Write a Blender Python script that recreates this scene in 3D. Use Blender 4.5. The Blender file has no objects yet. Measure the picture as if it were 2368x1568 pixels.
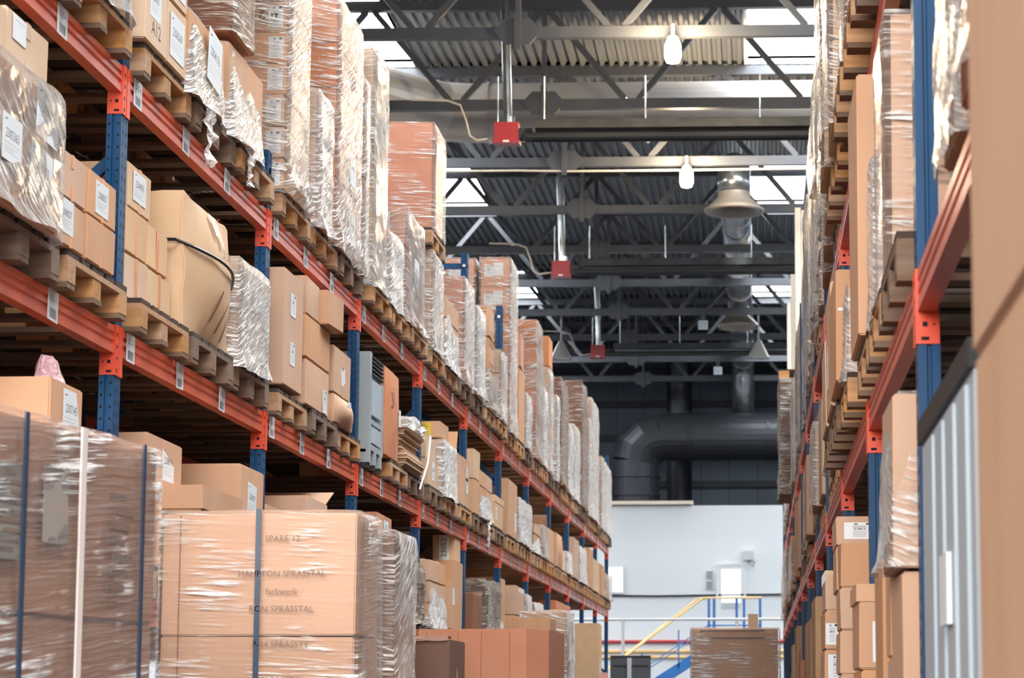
import bpy, bmesh, math, random
from mathutils import Vector, Matrix, noise

# ------------------------------------------------------------------ camera, world, daylight, exposure
scn = bpy.context.scene
CZ = 1.6                                             # eye height of the camera above the floor
cam_data = bpy.data.cameras.new('camera')
cam = bpy.data.objects.new('camera', cam_data)
scn.collection.objects.link(cam)
scn.camera = cam
YAW, PITCH, ROLL, FPX = 0.0240, 0.1229, -0.0023, 5197.9
_f = Vector((-math.sin(YAW)*math.cos(PITCH), math.cos(YAW)*math.cos(PITCH), math.sin(PITCH)))
_r = Vector((math.cos(YAW), math.sin(YAW), 0)); _u = _r.cross(_f)
_a = math.cos(ROLL)*_r + math.sin(ROLL)*_u; _b = -math.sin(ROLL)*_r + math.cos(ROLL)*_u
cam.matrix_world = Matrix(((_a.x, _b.x, -_f.x, 0), (_a.y, _b.y, -_f.y, 0), (_a.z, _b.z, -_f.z, CZ), (0, 0, 0, 1)))
cam_data.sensor_fit = 'HORIZONTAL'; cam_data.sensor_width = 36
cam_data.lens = FPX*36/2368
cam_data.shift_x = (1184-1626.9)/2368; cam_data.shift_y = (970.7-784)/2368
cam_data.clip_end = 300; cam_data.clip_start = .05
cam_data.dof.use_dof = True; cam_data.dof.focus_distance = 12; cam_data.dof.aperture_fstop = 6.3

scn.view_settings.view_transform = 'Standard'; scn.view_settings.look = 'None'
scn.view_settings.gamma = 1; scn.view_settings.exposure = 0.25
scn.view_settings.use_curve_mapping = False

world = bpy.data.worlds.new('world'); scn.world = world; world.use_nodes = True
world.node_tree.nodes['Background'].inputs[0].default_value = (.45, .6, 1, 1)
world.node_tree.nodes['Background'].inputs[1].default_value = .16

SKYLIGHT = 27.0                                       # radiance of the glazed roof lights
def area(name, loc, target, sx, sy, power, col):
    l = bpy.data.lights.new(name, 'AREA'); l.shape = 'RECTANGLE'; l.size = sx; l.size_y = sy
    l.energy = power; l.color = col
    o = bpy.data.objects.new(name, l); scn.collection.objects.link(o); o.location = loc
    o.rotation_euler = (Vector(target)-Vector(loc)).to_track_quat('-Z', 'Y').to_euler()
    return o
area('rear_fill_light', (-3.0, -7, 7.0), (-.6, 12, 3.4), 17, 7, 4600, (1, .95, .9))   # soft fill added behind the camera to brighten surfaces facing it

C = scn.collection
rnd = random.Random(7)
PI = math.pi

# ------------------------------------------------------------------ object helpers
class MB:
    """collects shapes into one mesh"""
    def __init__(s): s.v = []; s.f = []; s.m = []
    def add(s, vs, fs, mi=0):
        n = len(s.v); s.v += [tuple(v) for v in vs]
        for f in fs: s.f.append(tuple(i+n for i in f)); s.m.append(mi)
        return s
    def box(s, x0, x1, y0, y1, z0, z1, mi=0):
        return s.add([(x0,y0,z0),(x1,y0,z0),(x1,y1,z0),(x0,y1,z0),(x0,y0,z1),(x1,y0,z1),(x1,y1,z1),(x0,y1,z1)],
                     [(0,3,2,1),(4,5,6,7),(0,1,5,4),(1,2,6,5),(2,3,7,6),(3,0,4,7)], mi)
    def bar(s, p0, p1, w, h=None, mi=0, up=(0,0,1)):
        h = h or w; p0 = Vector(p0); p1 = Vector(p1); d = (p1-p0).normalized(); up = Vector(up)
        if abs(d.dot(up)) > .98: up = Vector((0,1,0))
        a = d.cross(up).normalized()*w/2; b = a.cross(d).normalized()*h/2
        return s.add([p0-a-b,p0+a-b,p0+a+b,p0-a+b,p1-a-b,p1+a-b,p1+a+b,p1-a+b],
                     [(0,1,2,3),(7,6,5,4),(0,4,5,1),(1,5,6,2),(2,6,7,3),(3,7,4,0)], mi)
    def tube(s, pts, r, n=8, mi=0, cap=True):
        pts = [Vector(p) for p in pts]; base = len(s.v); last = None
        rs = r if isinstance(r, (list, tuple)) else [r]*len(pts)
        for i, p in enumerate(pts):
            d = (pts[min(i+1,len(pts)-1)]-pts[max(i-1,0)]).normalized()
            ref = Vector((0,0,1)) if abs(d.z) < .95 else Vector((0,1,0))
            if last is not None:
                ref = last
            a = d.cross(ref)
            if a.length < 1e-4: a = d.cross(Vector((1,0,0)))
            a.normalize(); b = a.cross(d).normalized(); last = b
            for k in range(n):
                t = 2*PI*k/n; s.v.append(tuple(p+(a*math.cos(t)+b*math.sin(t))*rs[i]))
        for i in range(len(pts)-1):
            for k in range(n):
                q = base+i*n
                s.f.append((q+k, q+(k+1)%n, q+n+(k+1)%n, q+n+k)); s.m.append(mi)
        if cap:
            s.f.append(tuple(base+k for k in range(n))[::-1]); s.m.append(mi)
            q = base+(len(pts)-1)*n; s.f.append(tuple(q+k for k in range(n))); s.m.append(mi)
        return s
    def lathe(s, prof, n=24, c=(0,0,0), mi=0):
        base = len(s.v)
        for (r, z) in prof:
            for k in range(n):
                t = 2*PI*k/n; s.v.append((c[0]+r*math.cos(t), c[1]+r*math.sin(t), c[2]+z))
        for i in range(len(prof)-1):
            for k in range(n):
                q = base+i*n; s.f.append((q+k, q+(k+1)%n, q+n+(k+1)%n, q+n+k)); s.m.append(mi)
        return s
    def prism(s, poly, axis, a0, a1, mi=0):
        """poly: 2D outline; axis 'x' -> (y,z), 'y' -> (x,z), 'z' -> (x,y)"""
        def P(p, a): return {'x': (a,p[0],p[1]), 'y': (p[0],a,p[1]), 'z': (p[0],p[1],a)}[axis]
        n = len(poly); vs = [P(p,a0) for p in poly]+[P(p,a1) for p in poly]
        return s.add(vs, [tuple(range(n))[::-1], tuple(range(n,2*n))]+[(i,(i+1)%n,(i+1)%n+n,i+n) for i in range(n)], mi)
    def build(s, name, mats, parent=None, loc=(0,0,0), smooth=False, fix=True):
        me = bpy.data.meshes.new(name)
        me.from_pydata(s.v, [], s.f)
        if not isinstance(mats, (list, tuple)): mats = [mats]
        for m in mats: me.materials.append(m)
        me.polygons.foreach_set('material_index', s.m)
        if fix:
            bm = bmesh.new(); bm.from_mesh(me); bmesh.ops.recalc_face_normals(bm, faces=bm.faces); bm.to_mesh(me); bm.free()
        if smooth: me.polygons.foreach_set('use_smooth', [True]*len(me.polygons))
        return link(name, me, parent, loc)

def link(name, me, parent=None, loc=(0,0,0)):
    o = bpy.data.objects.new(name, me); C.objects.link(o); o.location = loc
    if parent is not None: o.parent = parent
    return o
def tag(o, label, cat, group=None, kind=None):
    o['label'] = label; o['category'] = cat
    if group: o['group'] = group
    if kind: o['kind'] = kind
    return o
def thing(name, label, cat, loc=(0,0,0), group=None, rz=0):
    o = bpy.data.objects.new(name, None); C.objects.link(o); o.location = loc; o.rotation_euler = (0,0,rz)
    o.empty_display_size = .1
    return tag(o, label, cat, group)
def struct(o): o['kind'] = 'structure'; return o
def copy_tree(root, loc, label, group=None):
    r = root.copy(); C.objects.link(r); r.location = loc; r['label'] = label
    if group: r['group'] = group
    for ch in root.children:
        c = ch.copy(); C.objects.link(c); c.parent = r
        for g in ch.children:
            d = g.copy(); C.objects.link(d); d.parent = c
    return r

# ------------------------------------------------------------------ materials
def nodes(name):
    m = bpy.data.materials.new(name); m.use_nodes = True; nt = m.node_tree
    return m, nt, nt.nodes['Principled BSDF']
def N(nt, t, **kw):
    n = nt.nodes.new(t)
    for k, v in kw.items():
        if k.startswith('i_'): n.inputs[k[2:].replace('_', ' ')].default_value = v
        else: setattr(n, k, v)
    return n
def srgb(r, g, b):
    f = lambda c: (c/255/12.92) if c/255 <= .04045 else ((c/255+.055)/1.055)**2.4
    return (f(r), f(g), f(b), 1)
def coords(nt, scale=(1,1,1), rot=(0,0,0), kind='Object'):
    tc = N(nt, 'ShaderNodeTexCoord'); mp = N(nt, 'ShaderNodeMapping')
    mp.inputs['Scale'].default_value = scale; mp.inputs['Rotation'].default_value = rot
    nt.links.new(tc.outputs[kind], mp.inputs['Vector']); return mp
def surface(name, col, rough=.5, metal=0, col2=None, nscale=3, amount=.5, bump=0, stretch=(1,1,1), vary=0, spec=None):
    m, nt, b = nodes(name)
    b.inputs['Roughness'].default_value = rough; b.inputs['Metallic'].default_value = metal
    if spec is not None: b.inputs['Specular IOR Level'].default_value = spec
    mp = coords(nt, stretch)
    nz = N(nt, 'ShaderNodeTexNoise'); nz.inputs['Scale'].default_value = nscale; nz.inputs['Detail'].default_value = 5
    nt.links.new(mp.outputs[0], nz.inputs['Vector'])
    rp = N(nt, 'ShaderNodeValToRGB'); rp.color_ramp.elements[0].position = .5-amount/2; rp.color_ramp.elements[1].position = .5+amount/2
    rp.color_ramp.elements[0].color = col2 or col; rp.color_ramp.elements[1].color = col
    nt.links.new(nz.outputs['Fac'], rp.inputs['Fac']); out = rp.outputs['Color']
    if vary:
        oi = N(nt, 'ShaderNodeObjectInfo'); mr = N(nt, 'ShaderNodeMapRange')
        mr.inputs['To Min'].default_value = 1-vary; mr.inputs['To Max'].default_value = 1+vary*.6
        nt.links.new(oi.outputs['Random'], mr.inputs['Value'])
        hs = N(nt, 'ShaderNodeHueSaturation'); nt.links.new(out, hs.inputs['Color']); nt.links.new(mr.outputs[0], hs.inputs['Value'])
        mr2 = N(nt, 'ShaderNodeMapRange'); mr2.inputs['To Min'].default_value = .85; mr2.inputs['To Max'].default_value = 1.15
        mu = N(nt, 'ShaderNodeMath', operation='FRACT'); m3 = N(nt, 'ShaderNodeMath', operation='MULTIPLY'); m3.inputs[1].default_value = 7.31
        nt.links.new(oi.outputs['Random'], m3.inputs[0]); nt.links.new(m3.outputs[0], mu.inputs[0]); nt.links.new(mu.outputs[0], mr2.inputs['Value'])
        nt.links.new(mr2.outputs[0], hs.inputs['Saturation']); out = hs.outputs['Color']
    nt.links.new(out, b.inputs['Base Color'])
    if bump:
        bp = N(nt, 'ShaderNodeBump'); bp.inputs['Strength'].default_value = bump; bp.inputs['Distance'].default_value = .01
        nt.links.new(nz.outputs['Fac'], bp.inputs['Height']); nt.links.new(bp.outputs[0], b.inputs['Normal'])
    return m
M = {}
M['card'] = surface('cardboard', srgb(206,164,132), .7, col2=srgb(194,150,118), nscale=6, amount=.6, vary=.10, stretch=(1,1,.35), bump=.08)
M['card_orange'] = surface('orange_cardboard', srgb(214,146,100), .65, col2=srgb(202,132,88), nscale=5, amount=.6, vary=.07, bump=.05)
M['card_pale'] = surface('pale_cardboard', srgb(216,184,150), .72, col2=srgb(204,168,132), nscale=6, amount=.6, vary=.07, bump=.08)
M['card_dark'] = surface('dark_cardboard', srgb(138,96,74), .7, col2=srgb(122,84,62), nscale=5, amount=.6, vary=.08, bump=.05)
M['card_rose'] = surface('rosy_cardboard', srgb(206,144,112), .7, col2=srgb(190,126,96), nscale=4, amount=.6, vary=.05, bump=.05)
M['tape'] = surface('brown_tape', srgb(176,112,62), .25, col2=srgb(160,98,52))
M['tape_orange'] = surface('orange_tape', srgb(222,150,92), .3, col2=srgb(206,132,76))
M['ctape'] = surface('clear_tape', srgb(200,165,130), .15, col2=srgb(214,190,160))
M['paper'] = surface('white_paper', srgb(226,230,232), .6, col2=srgb(214,219,222))
M['ink'] = surface('black_ink', srgb(28,28,34), .6)
M['card_deep'] = surface('darkest_cardboard', srgb(116,78,58), .7, col2=srgb(104,70,52), nscale=4, vary=.02)
M['greyprint'] = surface('grey_print', srgb(150,138,128), .6)
M['card_brown'] = surface('deep_brown_cardboard', srgb(186,138,106), .7, col2=srgb(172,124,94), nscale=4, amount=.6, vary=.04)
M['greyink'] = surface('faded_ink', srgb(120,100,88), .6)
M['red'] = surface('red_print', srgb(196,52,56), .5)
M['yellow'] = surface('yellow_card', srgb(226,190,60), .55, col2=srgb(214,176,50))
M['wood'] = surface('pallet_wood', srgb(204,160,116), .75, col2=srgb(150,106,70), nscale=4, amount=.7, stretch=(1,9,9), vary=.18, bump=.3)
M['wood_old'] = surface('old_pallet_wood', srgb(138,112,90), .8, col2=srgb(92,70,54), nscale=4, amount=.7, stretch=(1,9,9), vary=.2, bump=.3)
M['wood_skid'] = surface('dirty_shaded_pallet_skids', srgb(132,106,84), .85, col2=srgb(84,66,54), nscale=4, amount=.7, stretch=(1,9,9), vary=.2, bump=.3)  # weathered skids, coloured darker to deepen the shade inside the racks
M['wood_deck'] = surface('dirty_shaded_pallet_boards', srgb(84,66,54), .85, col2=srgb(46,36,32), nscale=4, amount=.7, stretch=(1,9,9), vary=.2, bump=.3)  # dirty boards, painted darker still to imitate the shade inside the racks
M['orange'] = surface('orange_paint', srgb(222,104,72), .34, col2=srgb(204,90,62), nscale=2.5, amount=.5, spec=.6)
M['vivid'] = surface('bright_orange_paint', srgb(232,84,48), .38, col2=srgb(222,74,42), nscale=2)
M['blue'] = surface('blue_paint', srgb(0,70,114), .4, col2=srgb(0,56,96), nscale=3, spec=.3)
M['hole'] = surface('dark_hole', srgb(14,16,26), .9)
M['bolt'] = surface('zinc_bolt', srgb(200,205,208), .3, metal=.8)
M['truss'] = surface('truss_paint', srgb(66,68,74), .5, col2=srgb(52,55,62), nscale=2)
M['galv'] = surface('galvanised_sheet', srgb(188,190,190), .24, metal=.9, col2=srgb(140,144,148), nscale=3)
M['deck'] = surface('roof_deck_sheet', srgb(120,122,124), .42, metal=.35, col2=srgb(98,100,106), nscale=1.2, stretch=(1,.3,1))
M['duct'] = surface('painted_duct', srgb(176,170,164), .4, col2=srgb(160,156,152), nscale=1, metal=.2)
M['taupe'] = surface('taupe_metal', srgb(134,126,118), .45, col2=srgb(120,112,104), nscale=2, metal=.2)
M['blackduct'] = surface('dark_duct', srgb(50,52,58), .45, col2=srgb(40,42,48), nscale=1, metal=.3)
M['wall_white'] = surface('white_wall_paint', srgb(220,223,225), .7, col2=srgb(213,217,219), nscale=.6)
M['wall_dark'] = surface('slate_cladding', srgb(82,90,102), .6, col2=srgb(72,80,92), nscale=.5)
M['girt'] = surface('dark_girt', srgb(30,32,42), .6)
M['floor'] = surface('concrete', srgb(72,73,78), .6, col2=srgb(60,61,66), nscale=.8)
M['cream'] = surface('cream_cladding', srgb(226,214,194), .5, col2=srgb(216,202,180), nscale=2)
M['rail'] = surface('grey_rail_paint', srgb(190,194,196), .4)
M['yrail'] = surface('yellow_rail_paint', srgb(226,190,128), .45)
M['stairblue'] = surface('stair_blue_paint', srgb(24,96,162), .4)
M['redpipe'] = surface('red_pipe_paint', srgb(170,52,58), .4)
M['heater'] = surface('heater_red', srgb(150,36,44), .4)
M['black'] = surface('black_rubber', srgb(26,27,32), .6)
M['darkgrey'] = surface('dark_grey_plastic', srgb(72,78,84), .5)
M['greyplastic'] = surface('grey_plastic', srgb(158,166,166), .5, col2=srgb(146,154,156), nscale=2)
M['cool'] = surface('cool_grey_panel', srgb(176,188,196), .4, col2=srgb(160,174,184), nscale=1, stretch=(1,1,.2))
M['foam'] = surface('foam_wrap', srgb(222,214,200), .6, col2=srgb(200,190,176), nscale=14, bump=.5)
M['paperstack'] = surface('kraft_paper', srgb(210,176,142), .8, col2=srgb(150,112,80), nscale=3, stretch=(1,1,22), amount=.4, bump=.8)
M['strap'] = surface('strap_blue', srgb(44,62,84), .35)
M['strap_dark'] = surface('strap_black', srgb(26,26,32), .4)
M['strap_white'] = surface('strap_white', srgb(224,212,204), .4)
M['green'] = surface('green_cord', srgb(20,70,54), .5)
M['cable'] = surface('pale_cable', srgb(196,186,172), .5)
M['lampshade'] = surface('lamp_metal', srgb(120,118,114), .4, metal=.3)

def emit(name, col, s):
    m = bpy.data.materials.new(name); m.use_nodes = True; nt = m.node_tree; nt.nodes.clear()
    e = N(nt, 'ShaderNodeEmission'); e.inputs[0].default_value = col; e.inputs[1].default_value = s
    o = N(nt, 'ShaderNodeOutputMaterial'); nt.links.new(e.outputs[0], o.inputs[0]); return m
M['sky'] = emit('skylight_glazing', (.93, .97, 1, 1), SKYLIGHT)
M['bulb'] = emit('lamp_glow', (1, .84, .6, 1), 60)
M['window'] = emit('bright_window', (.95, .98, 1, 1), 1.3)

def film(name, tint, base, streak, angle, rough=.14, dens=(5,5,60), dark=None, patch=(.38,.62,.25)):
    """clear stretch film: mostly see-through, bumpy wrinkles, their highlights strengthened by painted pale streaks"""
    m, nt, b = nodes(name)
    b.inputs['Base Color'].default_value = tint; b.inputs['Roughness'].default_value = rough
    b.inputs['Specular IOR Level'].default_value = .9
    mp = coords(nt, tuple(1/d for d in dens), (angle, angle*.4, 0)); mp.vector_type = 'TEXTURE'
    nz = N(nt, 'ShaderNodeTexNoise'); nz.inputs['Scale'].default_value = 1; nz.inputs['Detail'].default_value = 4; nz.inputs['Roughness'].default_value = .6
    nz.inputs['Distortion'].default_value = .6
    nt.links.new(mp.outputs[0], nz.inputs['Vector'])
    mp2 = coords(nt, (1,1,1)); n2 = N(nt, 'ShaderNodeTexNoise'); n2.inputs['Scale'].default_value = 3.2; n2.inputs['Detail'].default_value = 3
    nt.links.new(mp2.outputs[0], n2.inputs['Vector'])
    bp = N(nt, 'ShaderNodeBump'); bp.inputs['Strength'].default_value = 1; bp.inputs['Distance'].default_value = .02
    nt.links.new(nz.outputs['Fac'], bp.inputs['Height']); nt.links.new(bp.outputs[0], b.inputs['Normal'])
    mr = N(nt, 'ShaderNodeMapRange'); mr.inputs['From Min'].default_value = .49; mr.inputs['From Max'].default_value = .62  # streak mask: wrinkle glints painted as pale, more opaque bands
    nt.links.new(nz.outputs['Fac'], mr.inputs['Value'])
    m2 = N(nt, 'ShaderNodeMapRange'); m2.inputs['From Min'].default_value = patch[0]; m2.inputs['From Max'].default_value = patch[1]; m2.inputs['To Min'].default_value = patch[2]
    nt.links.new(n2.outputs['Fac'], m2.inputs['Value'])
    mul = N(nt, 'ShaderNodeMath', operation='MULTIPLY'); nt.links.new(mr.outputs[0], mul.inputs[0]); nt.links.new(m2.outputs[0], mul.inputs[1])
    ms = N(nt, 'ShaderNodeMath', operation='MULTIPLY'); ms.inputs[1].default_value = streak; nt.links.new(mul.outputs[0], ms.inputs[0])
    lw = N(nt, 'ShaderNodeFresnel'); lw.inputs['IOR'].default_value = 1.5
    ml = N(nt, 'ShaderNodeMath', operation='MULTIPLY'); ml.inputs[1].default_value = .6; nt.links.new(lw.outputs[0], ml.inputs[0])
    ad = N(nt, 'ShaderNodeMath', operation='ADD'); nt.links.new(ms.outputs[0], ad.inputs[0]); nt.links.new(ml.outputs[0], ad.inputs[1])
    a2 = N(nt, 'ShaderNodeMath', operation='ADD'); a2.inputs[1].default_value = base; a2.use_clamp = True; nt.links.new(ad.outputs[0], a2.inputs[0])
    tr = N(nt, 'ShaderNodeBsdfTransparent'); mx = N(nt, 'ShaderNodeMixShader')
    if dark: tr.inputs[0].default_value = dark
    nt.links.new(a2.outputs[0], mx.inputs[0]); nt.links.new(tr.outputs[0], mx.inputs[1]); nt.links.new(b.outputs[0], mx.inputs[2])
    nt.links.new(mx.outputs[0], nt.nodes['Material Output'].inputs[0])
    return m
M['film'] = film('clear_stretch_film', (.95,.91,.86,1), .08, .9, .5, dens=(7,7,95))
M['film2'] = film('crossed_stretch_film', (.95,.91,.86,1), .12, .9, -.55, dens=(6,6,85))
M['film_flat'] = film('level_stretch_film', (.95,.92,.89,1), .03, 1.0, .1, dens=(3.5,3.5,70), patch=(.46,.62,.04))
M['film_white'] = film('milky_stretch_film', (.95,.93,.9,1), .22, .8, .45, rough=.14, dens=(9,9,75))
M['film_dark'] = film('smoky_stretch_film', (.6,.5,.42,1), .12, .8, .05, dark=(.55,.42,.33,1))
M['film_pink'] = film('pink_bubble_film', (.72,.42,.46,1), .6, .4, .4, dens=(40,40,40))

# ------------------------------------------------------------------ lettering
_txt = {}
def text_geo(s, size):
    """outline faces of a line of lettering, centred on the origin, in the XY plane"""
    k = (s, size)
    if k in _txt: return _txt[k]
    cu = bpy.data.curves.new('lettering', 'FONT'); cu.body = s; cu.size = size; cu.align_x = 'CENTER'; cu.align_y = 'CENTER'; cu.resolution_u = 2
    o = bpy.data.objects.new('lettering', cu); C.objects.link(o)
    bpy.context.view_layer.update()
    me = o.evaluated_get(bpy.context.evaluated_depsgraph_get()).to_mesh()
    vs = [tuple(v.co) for v in me.vertices]; fs = [tuple(p.vertices) for p in me.polygons]
    o.to_mesh_clear(); bpy.data.objects.remove(o); bpy.data.curves.remove(cu)
    _txt[k] = (vs, fs); return _txt[k]
def put_text(mb, s, size, x, y, z=.0012, mi=1, sx=1, rot=0):
    vs, fs = text_geo(s, size); c, n = math.cos(rot), math.sin(rot)
    mb.add([(x+(a*sx)*c-b*n, y+(a*sx)*n+b*c, z) for a, b, _ in vs], fs, mi)
def quad(mb, x0, x1, y0, y1, z, mi): mb.add([(x0,y0,z),(x1,y0,z),(x1,y1,z),(x0,y1,z)], [(0,1,2,3)], mi)
def barcode(mb, x0, x1, y0, y1, seed=1, z=.0012):
    r = random.Random(seed); x = x0
    while x < x1-.002:
        w = r.choice((.0012,.002,.003)); quad(mb, x, min(x+w,x1), y0, y1, z, 1); x += w+r.choice((.0012,.002,.003))
FACE = {'L': Matrix(((0,0,1,0),(1,0,0,0),(0,1,0,0),(0,0,0,1))),      # faces +X (seen from the aisle on the left rack)
        'R': Matrix(((0,0,-1,0),(-1,0,0,0),(0,1,0,0),(0,0,0,1))),    # faces -X
        'C': Matrix(((1,0,0,0),(0,0,-1,0),(0,1,0,0),(0,0,0,1)))}     # faces the camera, -Y
def place(o, face, p, rot=0):
    o.matrix_local = Matrix.Translation(p) @ FACE[face] @ Matrix.Rotation(rot, 4, 'Z')
def sheet(parent, face, p, w, h, style='num', text='', rot=0, name='paper_label', curl=0):
    """white sheet of paper with its print, one mesh"""
    mb = MB(); mb.box(-w/2, w/2, -h/2, h/2, 0, .001, 0)
    if style == 'num':
        ts = min(w/len(text)*1.62, h*.34)
        put_text(mb, text, ts, 0, h*.08, sx=.86)
        quad(mb, -w*.42, -w*.3, h*.36, h*.38, .0012, 1); quad(mb, -w*.33, -w*.28, h*.37, h*.40, .0012, 1)
        for i, yy in enumerate((-.12,-.2,-.26,-.32)): quad(mb, -w*.4, w*(.36-.13*(i%3)), h*yy, h*yy+.0012, .0012, 2)
    elif style == 'ship':
        quad(mb, w*.2, w*.4, h*.36, h*.46, .0012, 1); mb.add([(-w*.2,h*.37,.0012),(-w*.04,h*.37,.0012),(-w*.12,h*.46,.0012)], [(0,1,2)], 1)
        barcode(mb, -w*.2, w*.2, h*.06, h*.16, len(text)+3)
        for yy in (.3,.26,.22,.19,-.02,-.08,-.12,-.2,-.24,-.31,-.35): quad(mb, -w*.22, w*.22, h*yy, h*yy+.001, .0012, 2)
        if text: put_text(mb, text, h*.1, 0, -h*.43, sx=.9)
    elif style == 'tagged':
        put_text(mb, text, min(w/len(text)*1.7, h*.4), 0, h*.2, sx=.8)
        barcode(mb, -w*.32, w*.32, -h*.42, -h*.1, sum(map(ord, text)) % 97)
    elif style == 'vert':
        put_text(mb, text, w*.75, 0, 0, rot=PI/2)
    elif style == 'form':
        for yy in (.42,.4,.25,.1,-.3,-.34): quad(mb, -w*.4, w*.3*(1 if yy > 0 else .4), h*yy, h*yy+.0012, .0012, 2)
    elif style == 'blank':
        quad(mb, -w*.35, w*.35, h*.3, h*.3+.0015, .0012, 2)
    o = mb.build(name, [M['paper'], M['ink'], M['greyink']], parent, fix=False)
    place(o, face, p, rot); return o
def marks(parent, face, p, lines, size, mat='greyink', name='lettering', rot=0, gap=1.3):
    mb = MB()
    for i, s in enumerate(lines): put_text(mb, s, size, 0, -i*size*gap, z=0, mi=0)
    o = mb.build(name, M[mat], parent, fix=False); place(o, face, p, rot); return o

# ------------------------------------------------------------------ cartons
SGN = {'L': -1, 'R': 1}
def carton_mesh(w, d, h, seed=0, bulge=0, skew=0, flaps=False, lid=False, open_top=False):
    """a box of corrugated board, origin at the bottom centre; slightly rounded, a little crushed"""
    r = random.Random(seed); bm = bmesh.new()
    bmesh.ops.create_cube(bm, size=1)
    for v in bm.verts:
        v.co = Vector((v.co.x*w, v.co.y*d, (v.co.z+.5)*h))
        if v.co.z > h/2:
            v.co.x += skew*h; v.co += Vector((r.uniform(-.004,.004), r.uniform(-.004,.004), r.uniform(-.004,.003)))
    bmesh.ops.bevel(bm, geom=list(bm.edges), offset=min(.006, w*.04, d*.04, h*.04), segments=2, affect='EDGES')
    if bulge:
        bmesh.ops.subdivide_edges(bm, edges=[e for e in bm.edges if e.calc_length() > .05], cuts=7, use_grid_fill=True)
        for v in bm.verts:
            t = v.co.z/h; k = math.sin(PI*min(max(t,0),1))
            dx = abs(v.co.x)/(w/2); dy = abs(v.co.y)/(d/2)
            v.co.x += math.copysign(1, v.co.x)*bulge*k*(dx > .9)*math.cos(PI/2*min(1,dy))
            v.co.y += math.copysign(1, v.co.y)*bulge*.6*k*(dy > .9)*math.cos(PI/2*min(1,dx))
            v.co += Vector(noise.noise_vector(v.co*7+Vector((seed,0,0))))*bulge*.18
    if open_top:
        f = [f for f in bm.faces if f.normal.z > .9 and f.calc_area() > w*d*.02]
        bmesh.ops.delete(bm, geom=f, context='FACES')
        bmesh.ops.solidify(bm, geom=list(bm.faces), thickness=.006)
    if bulge:
        bm.normal_update()
        for f in bm.faces: f.smooth = True
        for e in bm.edges:
            if len(e.link_faces) == 2 and e.calc_face_angle(0) > .5: e.smooth = False
    me = bpy.data.meshes.new('carton'); bm.to_mesh(me); bm.free()
    return me
def carton(side, xf, y0, y1, h0, h1, dep=.5, mat='card', label='', parent=None, papers=(), tape=None, bulge=0, name='carton',
           seam=True, group=None, skew=0, cat='carton', rz=0, flaps=None, lid=None, ajar=False, stripes=None):
    """xf: the face on the aisle side; h measured from the camera's eye height. Returns the carton."""
    s = SGN[side]; w = dep; d = y1-y0; h = h1-h0
    me = carton_mesh(w, d, h, rnd.randint(0,9999), bulge, skew, open_top=ajar)
    me.materials.append(M[mat]); me.materials.append(M['card_dark'])
    base = Vector((xf+s*dep/2, (y0+y1)/2, h0+CZ))
    o = link(name, me, parent, base-(parent.location if parent else Vector((0,0,0))))
    if rz: o.rotation_euler.z = rz
    if parent is None: tag(o, label, cat, group)
    fx = -s*(w/2)
    if seam and h > .1:
        mb = MB(); mb.box(fx-s*.0, fx-s*.0012, -.0015, .0015, h*.02, h*.1)       # slit of the bottom flaps
    if tape:
        for f in tape:
            mb = MB()
            mname, tw, kind = f if isinstance(f, tuple) else (f, .05, 'v')
            if kind == 'v':   mb.box(-w*.1-tw/2, -w*.1+tw/2, -d/2-.0014, -d/2, h*.72, h)
            if kind == 'a':   mb.box(fx-s*.0015, fx, -tw/2, tw/2, h*.0, h*.3); mb.box(fx-s*.0015, fx, -tw/2, tw/2, h*.7, h*.995)
            if kind == 'A':   mb.box(fx-s*.0015, fx, -tw/2, tw/2, h*.01, h*.99)
            if kind == 'h':   mb.box(fx-s*.0015, fx, -d/2, d/2, h*.8, h*.8+tw); mb.box(-w/2, w/2, -d/2-.0015, -d/2, h*.8, h*.8+tw)
            mb.build('packing_tape', M[mname], o)
    if stripes:
        mb = MB()
        for t in stripes: mb.box(-w*.42, w*.42, -d/2-.001, -d/2, h*t, h*t+.006); mb.box(fx-s*.001, fx, -d*.4, d*.4, h*t, h*t+.006)
        mb.build('printed_stripe', M['ink'], o)
    if flaps:
        mb = MB()
        for (a, ang) in flaps:      # a: edge 'x-','x+','y-','y+'; ang: opening angle above the horizontal
            L = min(w, d)*.48
            if a[0] == 'y':
                q = -1 if a[1] == '-' else 1
                mb.bar((0, q*d/2, h), (0, q*(d/2+L*math.cos(ang)), h+L*math.sin(ang)), w*.96, .006)
            else:
                q = -1 if a[1] == '-' else 1
                mb.bar((q*w/2, 0, h), (q*(w/2+L*math.cos(ang)), 0, h+L*math.sin(ang)), d*.96, .006)
        mb.build('flap', M[mat], o)
    if lid:
        mb = MB(); t = .008; mb.box(-w/2-t, w/2+t, -d/2-t, d/2+t, h-lid, h+t); mb.build('lid', M[mat], o)
    for p in papers:
        face, u, v, pw, ph, style, text = p[:7]; rot = p[7] if len(p) > 7 else 0
        if face == 'A': sheet(o, side, (fx-s*(.0012+bulge*.8), u*d, v*h), pw, ph, style, text, rot)
        else: sheet(o, 'C', (u*w, -d/2-.0012, v*h), pw, ph, style, text, rot)
    return o

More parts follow.
